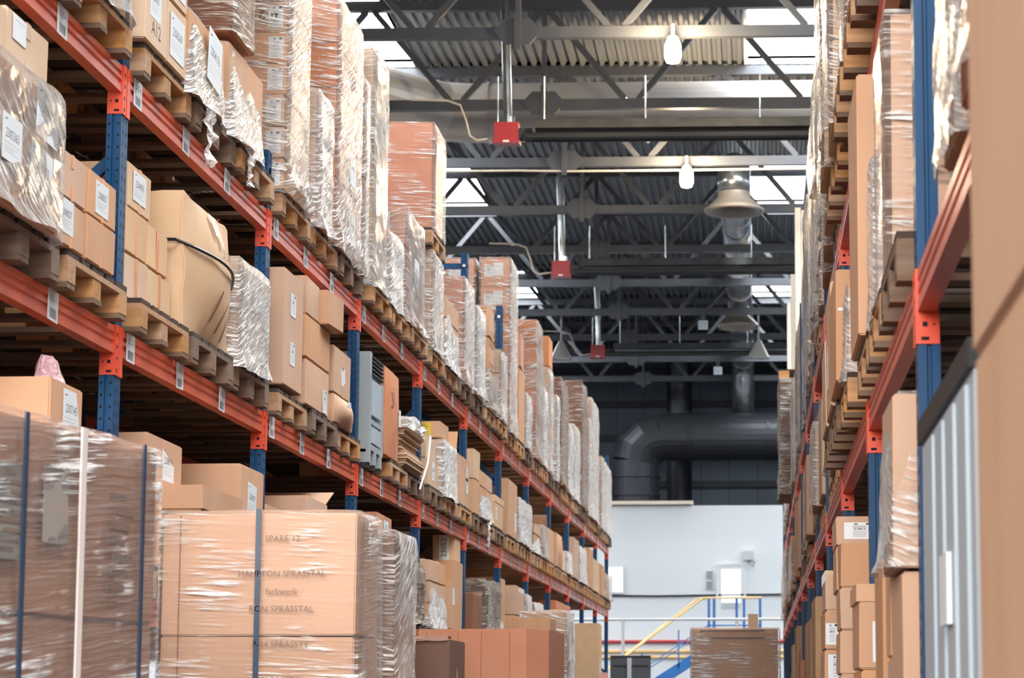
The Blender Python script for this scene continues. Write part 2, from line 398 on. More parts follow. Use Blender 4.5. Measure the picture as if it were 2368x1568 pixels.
def shell(x0, x1, y0, y1, z0, z1, seed, amp=.012, step=.05, flare=.02, top=True, taper=0, sag=0):
    """a wrinkled skin of film round a load: rounded outline, creased surface, gathered at the foot"""
    mb = MB(); per = []
    w, d = x1-x0, y1-y0
    nx = max(2, int(w/step)); ny = max(2, int(d/step)); nz = max(3, int((z1-z0)/step))
    for i in range(nx): per.append((x0+w*i/nx, y0, 0, -1))
    for i in range(ny): per.append((x1, y0+d*i/ny, 1, 0))
    for i in range(nx): per.append((x1-w*i/nx, y1, 0, 1))
    for i in range(ny): per.append((x0, y1-d*i/ny, -1, 0))
    n = len(per); cx, cy = (x0+x1)/2, (y0+y1)/2
    for j in range(nz+1):
        t = j/nz; z = z0+(z1-z0)*t
        for k, (x, y, a, b) in enumerate(per):
            if k in (0, nx, nx+ny, 2*nx+ny): a, b = (x-cx)/w*.4, (y-cy)/d*.4
            q = Vector((x*1.0+seed, y*1.0, z*2.2))
            o = .01+amp*(.7*noise.noise(q*2.2)+.5*noise.noise(q*6+Vector((5,0,0)))+.22*noise.noise(Vector((x*11, y*11, z*22+(x+y)*9))))+amp*.3
            if t < .12: o += flare*(1-t/.12)*(.5+noise.noise(q*5))
            if t > .94: o -= .012*(t-.94)/.06
            zz = z+amp*1.2*noise.noise(q*4+Vector((9,9,0)))*(1 if j in (0, nz) else .3)
            tp = 1-taper*t
            mb.v.append((cx+(x+a*o-cx)*tp, cy+(y+b*o-cy)*tp, zz-sag*(1-t)*noise.noise(Vector((x*4, y*4, seed)))))
    for j in range(nz):
        for k in range(n):
            q = j*n; mb.f.append((q+k, q+(k+1)%n, q+n+(k+1)%n, q+n+k)); mb.m.append(0)
    if top:
        q = nz*n; mb.v.append((cx, cy, z1-.006)); c = len(mb.v)-1
        for k in range(n): mb.f.append((q+k, q+(k+1)%n, c)); mb.m.append(0)
    return mb
def wrapped(side, xf, y0, y1, h0, h1, label, dep=.9, rows=3, cols=2, mat='card', film='film', papers=(), group=None, heights=None,
            amp=.012, flare=.03, name='wrapped_load', cat='wrapped load', far=False, drop=.05, taper=0, xcols=1, straps=(), tail=0, bag=False, cpapers=None, ctape=None, bulge=0):
    """cartons held together by stretch film; the film, the labels and each carton are its parts"""
    if film == 'film_white': amp = min(amp, .024); flare *= .5
    amp *= .7
    drop = min(drop, .03 if not far else .0); taper = min(taper, .12)
    s = SGN[side]; root = thing(name, label, cat, (xf+s*dep/2, (y0+y1)/2, h0+CZ), group)
    H = h1-h0; hs = heights or [1/rows]*rows; tot = sum(hs); z = 0
    g = .004
    for r, hh in enumerate(hs):
        zz = z+H*hh/tot
        for c in range(cols):
            for xc in range(xcols):
                ya = y0+(y1-y0)*c/cols; yb = y0+(y1-y0)*(c+1)/cols; dd = dep/xcols
                xa = xf+s*dd*xc
                carton(side, xa+s*(g+.01*rnd.random()), ya+g, yb-g, h0+z+.001, h0+zz-g, dd-2*g-.012, mat, parent=root,
                       papers=(cpapers if cpapers else ()), tape=ctape, bulge=bulge, seam=False)
        z = zz
    mb = shell(-dep/2-.004, dep/2+.004, -(y1-y0)/2-.004, (y1-y0)/2+.004, -drop, H+.01, rnd.randint(0,999), amp, .045 if not far else .09, flare, taper=taper)
    mb.build('stretch_film', M[film], root, smooth=False)
    for p in papers:
        face, u, v, pw, ph, style, text = p[:7]; rot = p[7] if len(p) > 7 else 0
        off = .010+amp*.35
        if face == 'A': sheet(root, side, (-s*(dep/2+off), u*(y1-y0), v*H), pw, ph, style, text, rot)
        else: sheet(root, 'C', (u*dep, -(y1-y0)/2-off, v*H), pw, ph, style, text, rot)
    for (fr, mt, ww) in straps:
        b = MB(); o = .028
        u = fr*dep; b.box(u-ww/2, u+ww/2, -(y1-y0)/2-o, -(y1-y0)/2-o+.003, -.02, H+.012); b.build('strap', M[mt], root)
    if tail:
        b = MB(); n = 10; sx = -s*(dep/2)
        for i in range(n+1):
            for j in range(6):
                yy = .14*(j/5-.5)*(1-.6*i/n); b.v.append((sx-s*(.02+.05*noise.noise(Vector((i*.5,j*.7,y0)))), yy+.05*noise.noise(Vector((i*.4,j,3))), -tail*i/n))
        for i in range(n):
            for j in range(5): b.f.append((i*6+j, i*6+j+1, i*6+j+7, i*6+j+6)); b.m.append(0)
        b.build('loose_film', M[film], root, fix=False)
    return root

# ------------------------------------------------------------------ pallets
def pallet_parts(root, wood, d=1.15, w=.8, side='L', detail=True):
    s = SGN[side]; R = random.Random(rnd.randint(0, 9999))
    mb = MB()
    for (c, bw) in ((.0725,.145),(.235,.1),(.4,.145),(.565,.1),(.7275,.145)):
        mb.box(0, d, c-bw/2, c+bw/2, .122, .144)
    def fl(mb):
        mb.v = [(s*x, y-w/2, z) for x, y, z in mb.v]; return mb
    st = MB()
    for x in (.0, d/2-.07, d-.14): st.box(x, x+.14, 0, w, .1, .122)
    sk = [MB().box(0, d, a, a+.1, 0, .022) for a in (0, w/2-.05, w-.1)]
    bl = [MB().box(x+R.uniform(-.004,.004), x+.14, a, a+.1, .022, .1) for a in (0, w/2-.05, w-.1) for x in (.0, d/2-.07, d-.14)]
    if detail:
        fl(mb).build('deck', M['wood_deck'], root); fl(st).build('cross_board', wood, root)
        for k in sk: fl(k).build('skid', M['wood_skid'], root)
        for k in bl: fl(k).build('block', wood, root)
        return root
    mb.m = [1]*len(mb.f)
    for k in [st]+sk+bl: mb.add(k.v, k.f)
    return fl(mb)
PAL = {}
def pallet(side, xf, yc, h0, label, old=False, far=False, group=None):
    """block pallet whose short end faces the aisle, bottom at h0"""
    key = (side, old, far); loc = (xf, yc, h0+CZ); wood = M['wood_old'] if old else M['wood']
    if key not in PAL:
        if far:
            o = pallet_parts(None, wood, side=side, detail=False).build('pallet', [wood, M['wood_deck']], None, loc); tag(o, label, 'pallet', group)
        else:
            o = thing('pallet', label, 'pallet', loc, group); pallet_parts(o, wood, side=side)
        PAL[key] = o; return o
    return copy_tree(PAL[key], loc, label, group)

# ------------------------------------------------------------------ the building
ORD = ['first','second','third','fourth','fifth','sixth','seventh','eighth','ninth','tenth','eleventh','twelfth','thirteenth']
def Z(h): return h+CZ
TY = [34.3+4.3*k for k in range(10)]                 # trusses, every 4.3 m
XW0, XW1 = -24.0, 10.0
HB, HT = 10.4, 12.2                                  # bottom and top chord, above the eye
struct(MB().box(XW0, XW1, -9, 80, -.2, 0).build('floor', M['floor']))
struct(MB().box(XW0-.3, XW0, -9, 80, 0, Z(13)).build('wall_left', M['wall_dark']))
struct(MB().box(XW1, XW1+.3, -9, 80, 0, Z(13)).build('wall_right', M['wall_dark']))
w = MB(); w.box(XW0, XW1, 79, 79.3, 0, Z(13), 0)
for hh in (2.4, 5.3, 6.45, 7.35, 9.0, 10.2, 11.4): w.box(XW0, XW1, 78.8, 79, Z(hh), Z(hh)+.22, 1)
for i in range(34): w.box(XW0+i, XW0+i+.02, 78.985, 79, 0, Z(12.3), 1)
struct(w.build('wall_back', [M['wall_dark'], M['girt']]))
# white partition in front of it
w = MB(); w.box(XW0, XW1, 66, 66.2, 0, Z(5.61), 0)
struct(w.build('wall_partition', [M['wall_white']]))
struct(MB().box(-8.0, -1.9, 65.85, 66.2, Z(5.64), Z(5.74)).build('trim_1', M['cream']))
# skylit bays: roof deck with openings, curbs and glazing
SKY_Y = [(-.2,4.1), (12.7,17.0), (25.6,29.9), (38.5,42.8), (51.3,55.6), (64.2,68.5)]
SKY_X = [(-19.5,-13.2), (-6.68,-.15), (6.2,9.9)]
SKY_X = [(-13.0,-6.68), (-.15,6.2)]
dk = MB(); P = .1875
def deck(x0, x1, y0, y1):
    n = max(1, int((x1-x0)/P)); base = len(dk.v); pts = []
    for i in range(n+1):
        x = x0+(x1-x0)*i/n; q = (x1-x0)/n
        pts += [(x, 0), (x+q*.36, 0), (x+q*.5, .075), (x+q*.86, .075)]
    pts = [(min(a,x1), b) for a, b in pts][:n*4+1]
    for y in (y0, y1):
        for a, b in pts: dk.v.append((a, y, Z(HT)+.1+b))
    k = len(pts)
    for i in range(k-1): dk.f.append((base+i, base+i+1, base+k+i+1, base+k+i)); dk.m.append(0)
OPEN = {q: ([(-13.0,-6.68), (-.15,6.2)] if q[0] > 30 else [(-.15,6.2)]) for q in SKY_Y}
for q in ((43.5,50.5), (56.4,63.4)): OPEN[q] = [(-20.0,-14.5), (6.6,9.8)]  # extra roof lights added out of view to brighten the white partition
SKY_Y = sorted(OPEN)
ys = sorted([-9, 80]+[v for a in SKY_Y for v in a])
for i in range(len(ys)-1):
    a, b = ys[i], ys[i+1]
    if (a, b) in SKY_Y:
        SX = OPEN[(a, b)]; xs = sorted([XW0, XW1]+[v for q in SX for v in q])
        for j in range(len(xs)-1):
            if (xs[j], xs[j+1]) not in SX: deck(xs[j], xs[j+1], a, b)
    else: deck(XW0, XW1, a, b)
struct(dk.build('ceiling', M['deck'], fix=False))
# cover over the deck so that only the glazing lets daylight in
top = MB()
for i in range(len(ys)-1):
    a, b = ys[i], ys[i+1]
    SX = OPEN.get((a, b), []); xs = sorted([XW0, XW1]+[v for q in SX for v in q])
    for j in range(len(xs)-1):
        if (xs[j], xs[j+1]) not in SX: top.box(xs[j], xs[j+1], a, b, Z(HT)+.2, Z(HT)+.26)
struct(top.build('roof', M['girt']))
n = 0
for (a, b) in SKY_Y:
    for (x0, x1) in OPEN[(a, b)]:
        n += 1
        fr = MB(); t = .06; hh = Z(HT)+.1
        fr.box(x0-t, x0, a-t, b+t, hh, hh+1.0); fr.box(x1, x1+t, a-t, b+t, hh, hh+1.0)
        fr.box(x0, x1, a-t, a, hh, hh+1.0); fr.box(x0, x1, b, b+t, hh, hh+1.0)
        o = struct(fr.build('window_%d' % n, M['wall_white']))
        MB().box(x0, x1, a, b, hh+.98, hh+1.0).build('glazing', M['sky'], o)
        br = MB()
        for i in range(1, 4): br.box(x0+(x1-x0)*i/4-.03, x0+(x1-x0)*i/4+.03, a, b, hh+.9, hh+.97)
        br.box(x0, x1, (a+b)/2-.03, (a+b)/2+.03, hh+.9, hh+.96)
        br.build('glazing_bar', M['rail'], o)

# roof trusses: square-tube lattice girders
def truss(y, i):
    x0, x1 = -22.3, 8.7
    t = thing('roof_truss', 'dark steel lattice truss, %s of the roof trusses counted from the near end' % ORD[i], 'truss', (-3.73, y, Z(HB)), 'roof trusses')
    X = lambda x: x+3.73
    h = HT-HB
    MB().box(X(x0), X(x1), -.07, .07, -.11, .07).build('bottom_chord', M['truss'], t)
    MB().box(X(x0), X(x1), -.08, .08, h-.1, h+.08).build('top_chord', M['truss'], t)
    k = 0
    nodes_b = [-3.73+1.55+3.1*j for j in range(-6, 4)]
    for xb in nodes_b:
        for sg in (-1, 1):
            if x0 < xb+sg*1.55 < x1:
                MB().bar((X(xb)+sg*.12, 0, .07), (X(xb)+sg*1.48, 0, h-.1), .1, .1).build('diagonal', M['truss'], t)
    for xt in (-3.73, -9.93, 2.47):
        MB().box(X(xt)-.04, X(xt)+.04, -.04, .04, .07, h-.1).build('hanger_post', M['truss'], t)
        g = MB(); g.prism([(X(xt)-.38,0),(X(xt)-.2,.2),(X(xt)+.2,.2),(X(xt)+.38,0),(X(xt)+.2,-.22),(X(xt)-.2,-.22)], 'y', -.1, -.085)
        g.box(X(xt)-.05, X(xt)+.05, -.13, -.1, -.3, .3); g.build('gusset_plate', M['truss'], t)
for i, y in enumerate(TY): truss(y, i)
# purlin-like side bracing along the building, seen between the trusses
for j, x in enumerate((-8.6, 1.2)):
    o = MB().bar((x, TY[0], Z(HT)-.25), (x, TY[-1], Z(HT)-.25), .1).build('roof_brace', M['truss'])
    tag(o, 'long dark steel brace tying the roof trusses, %s' % ('left of the aisle' if j == 0 else 'over the right rack'), 'brace')

# ventilation
def ring(mb, c, axis, r, w=.05):
    c = Vector(c); a = Vector(axis).normalized()*w/2; mb.tube([c-a, c+a], r, 24)
t = thing('ventilation_duct', 'large round beige duct crossing the roof space with an elbow at its left end', 'duct', (-5.3, 40.7, Z(10.8)))
d = MB(); d.tube([(13, 0, 0), (0, 0, 0)], .55, 28); d.build('pipe', M['duct'], t, smooth=False)
e = MB(); pts = [(-.9*math.sin(q*PI/8)*1.2, -1.3+1.3*math.cos(q*PI/8), .12*q) for q in range(5)]
e.tube([(0,0,0), (-.5,-.12,0), (-.95,-.55,0), (-1.35,-1.1,0), (-4.6,-5.6,0)], .55, 28); e.build('elbow', M['duct'], t)
for x in (.35, 3.3, 6.4, 9.6): r = MB(); ring(r, (x, 0, 0), (1,0,0), .575); r.build('joint_ring', M['duct'], t)
t = thing('exhaust_duct', 'long silver spiral duct running along the roof above the aisle to the back wall', 'duct', (-.45, 46, Z(10.9)))
MB().tube([(0, 0, 0), (0, 26, 0)], .33, 28).build('pipe', M['galv'], t, smooth=True)
MB().tube([(0, 0, 0), (0, -.35, -.02), (0, -.62, -.15), (0, -.75, -.42), (0,-.77,-.62)], .34, 28).build('elbow', M['galv'], t, smooth=True)
for y in (1, 4.2, 7.4, 10.4, 13.6, 16.8, 20, 23): r = MB(); ring(r, (0, y, 0), (0,1,0), .355, .07); r.build('joint_ring', M['galv'], t)
MB().tube([(0, 26, 0), (0, 26.35, -.15), (0, 26.5, -.6), (0, 26.5, -1.74)], .36, 24).build('drop_pipe', M['galv'], t, smooth=True)
h = MB(); h.lathe([(.33,.0),(.34,-.1),(.52,-.28),(.62,-.36),(.6,-.42),(.5,-.4),(.3,-.2),(.28,0)], 32, (0, -.77, -.62)); h.build('hood', M['taupe'], t, smooth=True)
MB().lathe([(.28,.9),(.3,.45),(.56,.2),(.58,.12),(.5,.12),(.26,.4),(.26,.9)], 28, (-.05, 15, -.95)).build('hood', M['taupe'], t, smooth=True)
t = thing('exhaust_duct', 'huge dark round duct with mitred elbow above the white partition', 'duct', (0, 72, Z(8.34)))
R0 = .78; IX, IZ = -3.15, -.80
arc = [(IX-R0*math.sin(q*PI/6), 0, IZ+R0*math.cos(q*PI/6)) for q in range(4)]
m_ = MB(); m_.tube([(9.8,0,0), (IX+.02,0,0)], R0, 28); m_.build('pipe', M['blackduct'], t)
m_ = MB(); m_.tube([(IX+.05,0,0)]+arc[1:3]+[(IX-R0,0,IZ-.03)], [R0,R0*1.05,R0*1.05,R0], 28); m_.build('elbow', M['blackduct'], t)
m_ = MB(); m_.tube([(IX-R0,0,IZ), (IX-R0,0,-Z(8.34))], R0, 28); m_.build('riser', M['blackduct'], t)
for p, ax in (((-2.2,0,0),(1,0,0)), ((-.9,0,0),(1,0,0)), ((.35,0,0),(1,0,0)), ((IX-R0,0,-1.3),(0,0,1)), ((IX-R0,0,-1.9),(0,0,1))):
    r = MB(); ring(r, p, ax, R0+.04, .08); r.build('joint_ring', M['blackduct'], t)
o = MB().tube([(-2.6, 74.5, .0), (-2.6, 74.5, Z(12.2))], .42, 20).build('duct', M['blackduct'])
tag(o, 'dark vertical round duct rising to the roof behind the huge duct', 'duct')

# radiant tube heaters with red burner boxes
def heater(x, y, h, i):
    t = thing('radiant_heater', 'long dark tube heater with red burner box, %s of three in the aisle' % ('nearest','middle','farthest')[i], 'heater', (x, y, Z(h)), 'radiant heaters')
    b = MB(); b.box(-.2, .2, -.12, .12, 0, .3); b.build('burner_box', M['heater'], t)
    b = MB(); b.box(-.22, .22, -.14, .14, -.06, 0); b.box(-.05,.05,-.145,-.14,-.045,-.015,1); b.build('mounting_tray', [M['heater'], M['paper']], t)
    b = MB(); b.tube([(.05, -.03, .1), (.05,-.03,.4)], .09, 12); b.tube([(.02, -.05, .3), (-.05, 0, 2.6)], .075, 12); b.build('flue_pipe', M['galv'], t)
    MB().box(.2, .42, -.09, .09, .02, .2).build('motor', M['black'], t)
    b = MB(); b.prism([(-.26,.16),(-.14,.34),(.14,.34),(.26,.16),(.25,.16),(.13,.32),(-.13,.32),(-.25,.16)], 'x', .45, 5.4)
    b.build('reflector', M['galv'], t)
    b = MB(); b.tube([(.3, -.1, .06), (5.4, -.1, .06)], .06, 10); b.tube([(.3, .1, .06), (5.4, .1, .06)], .06, 10); b.build('radiant_tube', M['black'], t)
    for xx in (-.15, .62, 2.3, 4.2):
        c = MB(); c.tube([(xx, 0, .3), (xx, 0, 1.1)], .012, 5); c.build('chain', M['galv'], t)
    c = MB(); c.tube([(-.2, 0, .06), (-.5, 0, .02), (-.62, 0, .1), (-.68, 0, .35), (-.78, 0, .62), (-1.0, 0, .7), (-1.6, 0, .72)], .018, 6); c.build('gas_hose', M['cable'], t)
heater(-4.12, 36.3, 9.15, 0); heater(-4.3, 48.7, 9.25, 1); heater(-4.45, 62.2, 9.5, 2)
o = MB().tube([(-9, 42.8, Z(10.2)), (-4.6, 42.8, Z(10.2)), (-3.7, 42.8, Z(10.18)), (2, 42.8, Z(10.2))], .02, 6).build('cable', M['cable'])
tag(o, 'thin pale cable strung under the roof trusses across the aisle', 'cable')

# lamps
def bell(x, y, h, label, lit):
    t = thing('bell_lamp', label, 'lamp', (x, y, Z(h)), 'hanging lamps')
    if not lit: MB().tube([(0,0,.5), (0,0,1.2)], .02, 6).build('stem', M['lampshade'], t)
    else: MB().tube([(0,0,.2), (0,0,.42), (0,.2,.42)], .03, 8).build('bracket', M['lampshade'], t)
    if not lit: MB().lathe([(.06,.5),(.1,.42),(.16,.3),(.3,.02),(.31,0),(.28,.02),(.13,.3)], 24).build('lamp_shade', M['lampshade'], t, smooth=True)
    if lit:
        MB().lathe([(.08,.24),(.1,.2),(.1,.16),(.06,.14)], 16).build('collar', M['lampshade'], t, smooth=True)
        MB().lathe([(.001,.2),(.09,.18),(.125,.1),(.13,-.08),(.1,-.17),(.001,-.2)], 16).build('bulb', M['bulb'], t, smooth=True)
        l = bpy.data.lights.new('lamp_light', 'POINT'); l.energy = 700; l.color = (1,.76,.46); l.shadow_soft_size = .15
        lo = bpy.data.objects.new('lamp_light', l); C.objects.link(lo); lo.parent = t; lo.location = (0,-.35,0)
    else: MB().lathe([(.001,.03),(.27,.03),(.001,.02)], 16).build('diffuser', M['rail'], t)
bell(-1.28, 34.0, 9.98, 'lit hanging lamp glowing warm white, nearer of the two lit lamps', True)
bell(-1.34, 42.6, 9.98, 'lit hanging lamp glowing warm white, farther of the two lit lamps', True)
bell(-5.3, 60.1, 9.09, 'unlit bell-shaped lamp hanging above the left loads by the back wall', False)
bell(.05, 60.1, 9.09, 'unlit bell-shaped lamp hanging beside the silver duct near the right columns', False)
for i, (x, y, h) in enumerate(((-1.38, 51.5, 9.89), (-1.45, 60.1, 9.89), (-1.2, 68.7, 9.89))):
    t = thing('floodlight', 'small grey flat floodlight under a roof truss, %s of three' % ('nearest','middle','farthest')[i], 'floodlight', (x, y, Z(h)), 'floodlights')
    MB().box(-.13, .13, -.03, .03, 0, .24).build('housing', M['rail'], t)
    MB().box(-.11, .11, -.034, -.03, .03, .2).build('lens', M['cool'], t)
    MB().box(-.06, .06, -.02, .02, .24, .4).build('bracket', M['darkgrey'], t)

# cream columns past the end of the right rack
for i, (y, x) in enumerate(((47.3, .83), (53.0, .82), (59.0, .81))):
    c = MB(); c.box(x, x+.12, y-.3, y+.3, 0, Z(10.35)); c.box(x+.13, x+.5, y-.26, y+.26, 0, Z(10.3))
    for k in range(40): c.box(x+.5, x+.52, y-.24, y+.24, Z(10.2)-.25*k, Z(10.2)-.25*k+.22)
    o = c.build('column', M['cream']); tag(o, 'tall cream clad column beyond the right rack, %s of the three' % ('nearest','middle','farthest')[i], 'column', 'cream columns', 'structure')

# fittings on and before the white partition
def part_box(mb, name, mat, parent): return mb.build(name, mat, parent)
t = thing('window', 'small bright window with vertical slats at the left of the white partition', 'window', (-4.25, 65.98, Z(3.08)))
MB().box(-.55, .33, -.03, 0, -.06, .78).build('frame', M['wall_white'], t)
MB().box(-.5, .28, -.035, -.03, 0, .72).build('pane', M['window'], t)
s_ = MB()
for k in range(7): s_.box(-.48+k*.11, -.46+k*.11, -.05, -.036, 0, .72)
s_.build('slat', M['rail'], t)
t = thing('wall_door', 'white door with a bright tall window and louvre in the white partition', 'door', (-.79, 65.98, Z(1.9)))
f = MB(); f.box(-.44, -.38, -.05, 0, 0, 1.95); f.box(.38, .44, -.05, 0, 0, 1.95); f.box(-.44, .44, -.05, 0, 1.95, 2.0); f.build('frame', M['wall_white'], t)
MB().box(-.38, .38, -.03, 0, 0, 1.95).build('door_leaf', M['wall_white'], t)
MB().box(-.28, .28, -.04, -.03, .85, 1.82).build('pane', M['window'], t)
l_ = MB()
for k in range(6): l_.box(-.28, .28, -.045, -.03, .67+k*.03, .69+k*.03)
l_.build('louvre', M['rail'], t)
for i, hh in enumerate((3.44, 3.14)):
    b = MB(); b.box(-.1, .1, -.03, 0, 0, .22, 0); b.box(-.1, .1, -.035, -.03, .19, .22, 1)
    for k in range(5): b.box(-.08, .08, -.034, -.03, .02+k*.032, .035+k*.032, 1)
    o = b.build('wall_vent', [M['rail'], M['darkgrey']], None, (-1.42, 65.98, Z(hh))); tag(o, 'small grey wall vent left of the door, %s of the pair' % ('upper','lower')[i], 'vent', 'wall vents')
t = thing('junction_box', 'pale junction box with a dangling cable right of the door', 'junction box', (-.28, 65.95, Z(4.0)))
MB().box(-.16, .16, -.08, .03, 0, .26).build('housing', M['rail'], t)
MB().tube([(0, -.06, 0), (.03, -.06, -.12), (.14, -.06, -.2), (.18, -.06, -.05)], .015, 5).build('cable', M['darkgrey'], t)
o = MB().tube([(-24, 65.96, Z(3.02)), (-5.2, 65.96, Z(2.98)), (-3, 65.96, Z(2.95)), (-.5, 65.96, Z(2.98)), (10, 65.96, Z(3.05))], .03, 6).build('cable', M['black']); tag(o, 'thin black cable strung across in front of the white partition', 'cable')
o = MB().tube([(-24, 65.95, Z(1.62)), (10, 65.95, Z(1.62))], .05, 8).build('pipe', M['redpipe']); tag(o, 'dark red pipe running along the white partition', 'pipe')
for i, hh in enumerate((1.34, 1.17)):
    o = MB().tube([(-24, 65.955, Z(hh)), (10, 65.955, Z(hh))], .045, 8).build('pipe', M['yrail']); tag(o, '%s of two yellow pipes along the white partition' % ('upper','lower')[i], 'pipe', 'yellow pipes')
# grey pipe barrier
t = thing('pipe_rail', 'grey tubular barrier rail on posts across the end of the aisle', 'rail', (0, 48, 0))
MB().tube([(-5, 0, Z(1.65)), (1.4, 0, Z(1.65))], .03, 8).build('rail', M['rail'], t)
for x in (-2.88, -.45): MB().tube([(x, .01, 0), (x, .01, Z(1.65))], .035, 8).build('post', M['rail'], t)
# stair with landing
t = thing('staircase', 'blue steel staircase with yellow handrail rising to a landing', 'staircase', (-1.4, 62, 0))
za, zb = Z(1.28), Z(-1.0); xa, xb = 0, -3.6
MB().bar((xb, -.4, zb), (xa, -.4, za), .06, .26).build('stringer', M['stairblue'], t)
MB().bar((xb, .4, zb), (xa, .4, za), .06, .26).build('stringer', M['stairblue'], t)
st = MB()
for k in range(13):
    q = k/13; st.box(xb+(xa-xb)*q, xb+(xa-xb)*q+.26, -.38, .38, zb+(za-zb)*q-.02, zb+(za-zb)*q+.02)
st.build('tread', M['darkgrey'], t)
MB().box(xa, 1.5, -.45, .45, za-.1, za+.02).build('landing', M['stairblue'], t)
hr = MB(); hr.tube([(-4.6, -.42, zb+.35), (xa-.1, -.42, Z(2.7)), (1.5, -.42, Z(2.7))], .028, 8); hr.tube([(-4.7, .42, zb+.3), (xa-.25, .42, Z(2.72)), (xa, .42, Z(2.7))], .028, 8)
hr.build('handrail', M['yrail'], t)
for x in (.02, .16, .78, .98, 1.42): MB().box(x, x+.07, -.44, -.37, za, Z(2.68)).build('baluster', M['stairblue'], t)
for q in (.22, .5, .78):
    x = xb+(xa-xb)*q; z_ = zb+(za-zb)*q; MB().box(x, x+.04, -.43, -.39, z_, z_+1.05).build('baluster', M['stairblue'], t)
for dz in (.35, .45): MB().tube([(xb, -.42, zb+dz+.1), (xa, -.42, za+dz+.2)], .016, 6).build('middle_rail', M['stairblue'], t)
MB().tube([(0, -.42, Z(1.95)), (1.5, -.42, Z(1.95))], .022, 6).build('middle_rail', M['stairblue'], t)
for x in (.1, 1.4): MB().box(x, x+.1, -.3, -.2, 0, za-.1).build('leg', M['stairblue'], t)
# screen on an arm
t = thing('display_screen', 'back of a dark grey screen on a white arm below the stairs', 'screen', (-2.15, 38, Z(-.2)))
MB().box(-.34, .34, -.04, .04, .5, .9).build('housing', M['darkgrey'], t)
sc = MB(); sc.box(-.3, .3, -.055, -.04, .72, .735); sc.box(-.34, .34, -.05, -.04, .87, .9); sc.build('rib', M['black'], t)
MB().box(-.05, .02, -.12, -.055, .45, .86).build('arm', M['rail'], t)
MB().box(-.04, .01, -.1, -.06, -1.4, .46).build('pole', M['rail'], t)
# far stack on the floor at the end of the aisle
root = wrapped('R', -.80, 27, 28.0, -.02, .82, 'tall wrapped brown load with black bands, alone at the far end of the aisle', dep=1.05, rows=1, cols=1, mat='card', film='film_flat', amp=.01,
        far=False, drop=.0)
for v in (.97, .87, .18, .05):
    b = MB(); b.box(-.42, .36, -.516, -.513, .84*v-.012, .84*v); b.build('band', M['strap_dark'], root)
o = link('carton', carton_mesh(1.05, 1.0, Z(-.02)-.145, 3), None, (-.275, 27.5, .144)); o.data.materials.append(M['card_dark']); tag(o, 'lower brown carton under the tall wrapped load at the aisle end', 'carton')
o = MB().box(-.12, .0, 27.3, 27.33, Z(.83), Z(1.0)).build('offcut', M['card_pale']); tag(o, 'upright strip of pale card on top of the far wrapped load', 'card strip')
pallet('R', -.8, 27.5, -CZ, 'wooden pallet under the tall wrapped load at the aisle end', far=True)

# ------------------------------------------------------------------ racks
BAY, LY, LX, RY, RX = 2.8, 9.1636, -2.666, 6.1695, .4471
L4, L3, L2 = 2.647, 1.538, .43
RB, RA, RC = 2.480, 1.1756, -.2
def upright(side, y, x, n, label, group, htop, rear=False):
    s = SGN[side]; t = thing('upright_frame', label, 'rack upright', (x, y, 0), group)
    near = n <= 6 and not rear
    for q, xx in enumerate((0, s*1.05)):
        m_ = MB(); sg = s if q == 0 else -s
        poly = [(0,0), (0,.1), (.062,.1), (.062,.0), (.038,0), (.035,.008), (.027,.008), (.024,0)]
        m_.prism([(xx+sg*a, b) for a, b in poly], 'z', 0, Z(htop), 0)
        if near and q == 0:
            k = Z(-.3)
            while k < Z(htop):
                for a in ((.012, .050) if side == 'L' else ()):
                    c = xx+sg*a; m_.add([(c+.0055*math.cos(w_*PI/3), -.0006, k+.0065*math.sin(w_*PI/3)) for w_ in range(6)], [tuple(range(6))], 1)
                for b in (.03, .072):
                    m_.add([(xx-s*.0006, b-.006, k+.012), (xx-s*.0006, b+.006, k+.012), (xx-s*.0006, b+.004, k+.032), (xx-s*.0006, b-.004, k+.032)], [(0,1,2,3)], 1)
                k += .05
        m_.build('post', [M['blue'], M['hole']], t)
    zz = .25; flip = False; top = Z(htop)-.12
    while zz < top-.9:
        a, b = (s*.06, s*1.0) if not flip else (s*1.0, s*.06)
        MB().bar((a, .05, zz), (b, .05, zz+.9), .03, .045).build('brace', M['blue'], t); zz += .9; flip = not flip
    b = MB(); b.box(min(0, s*1.05), max(0, s*1.05), .03, .07, top-.02, top+.03); b.build('brace', M['blue'], t)
    if near:
        bo = MB(); bo.tube([(s*.03, -.012, top), (s*.03, 0, top)], .014, 8); bo.build('bolt', M['bolt'], t)
    MB().box(min(0,s*.08)-.02, max(0,s*.08)+.02, -.02, .12, 0, .01).build('foot_plate', M['blue'], t)
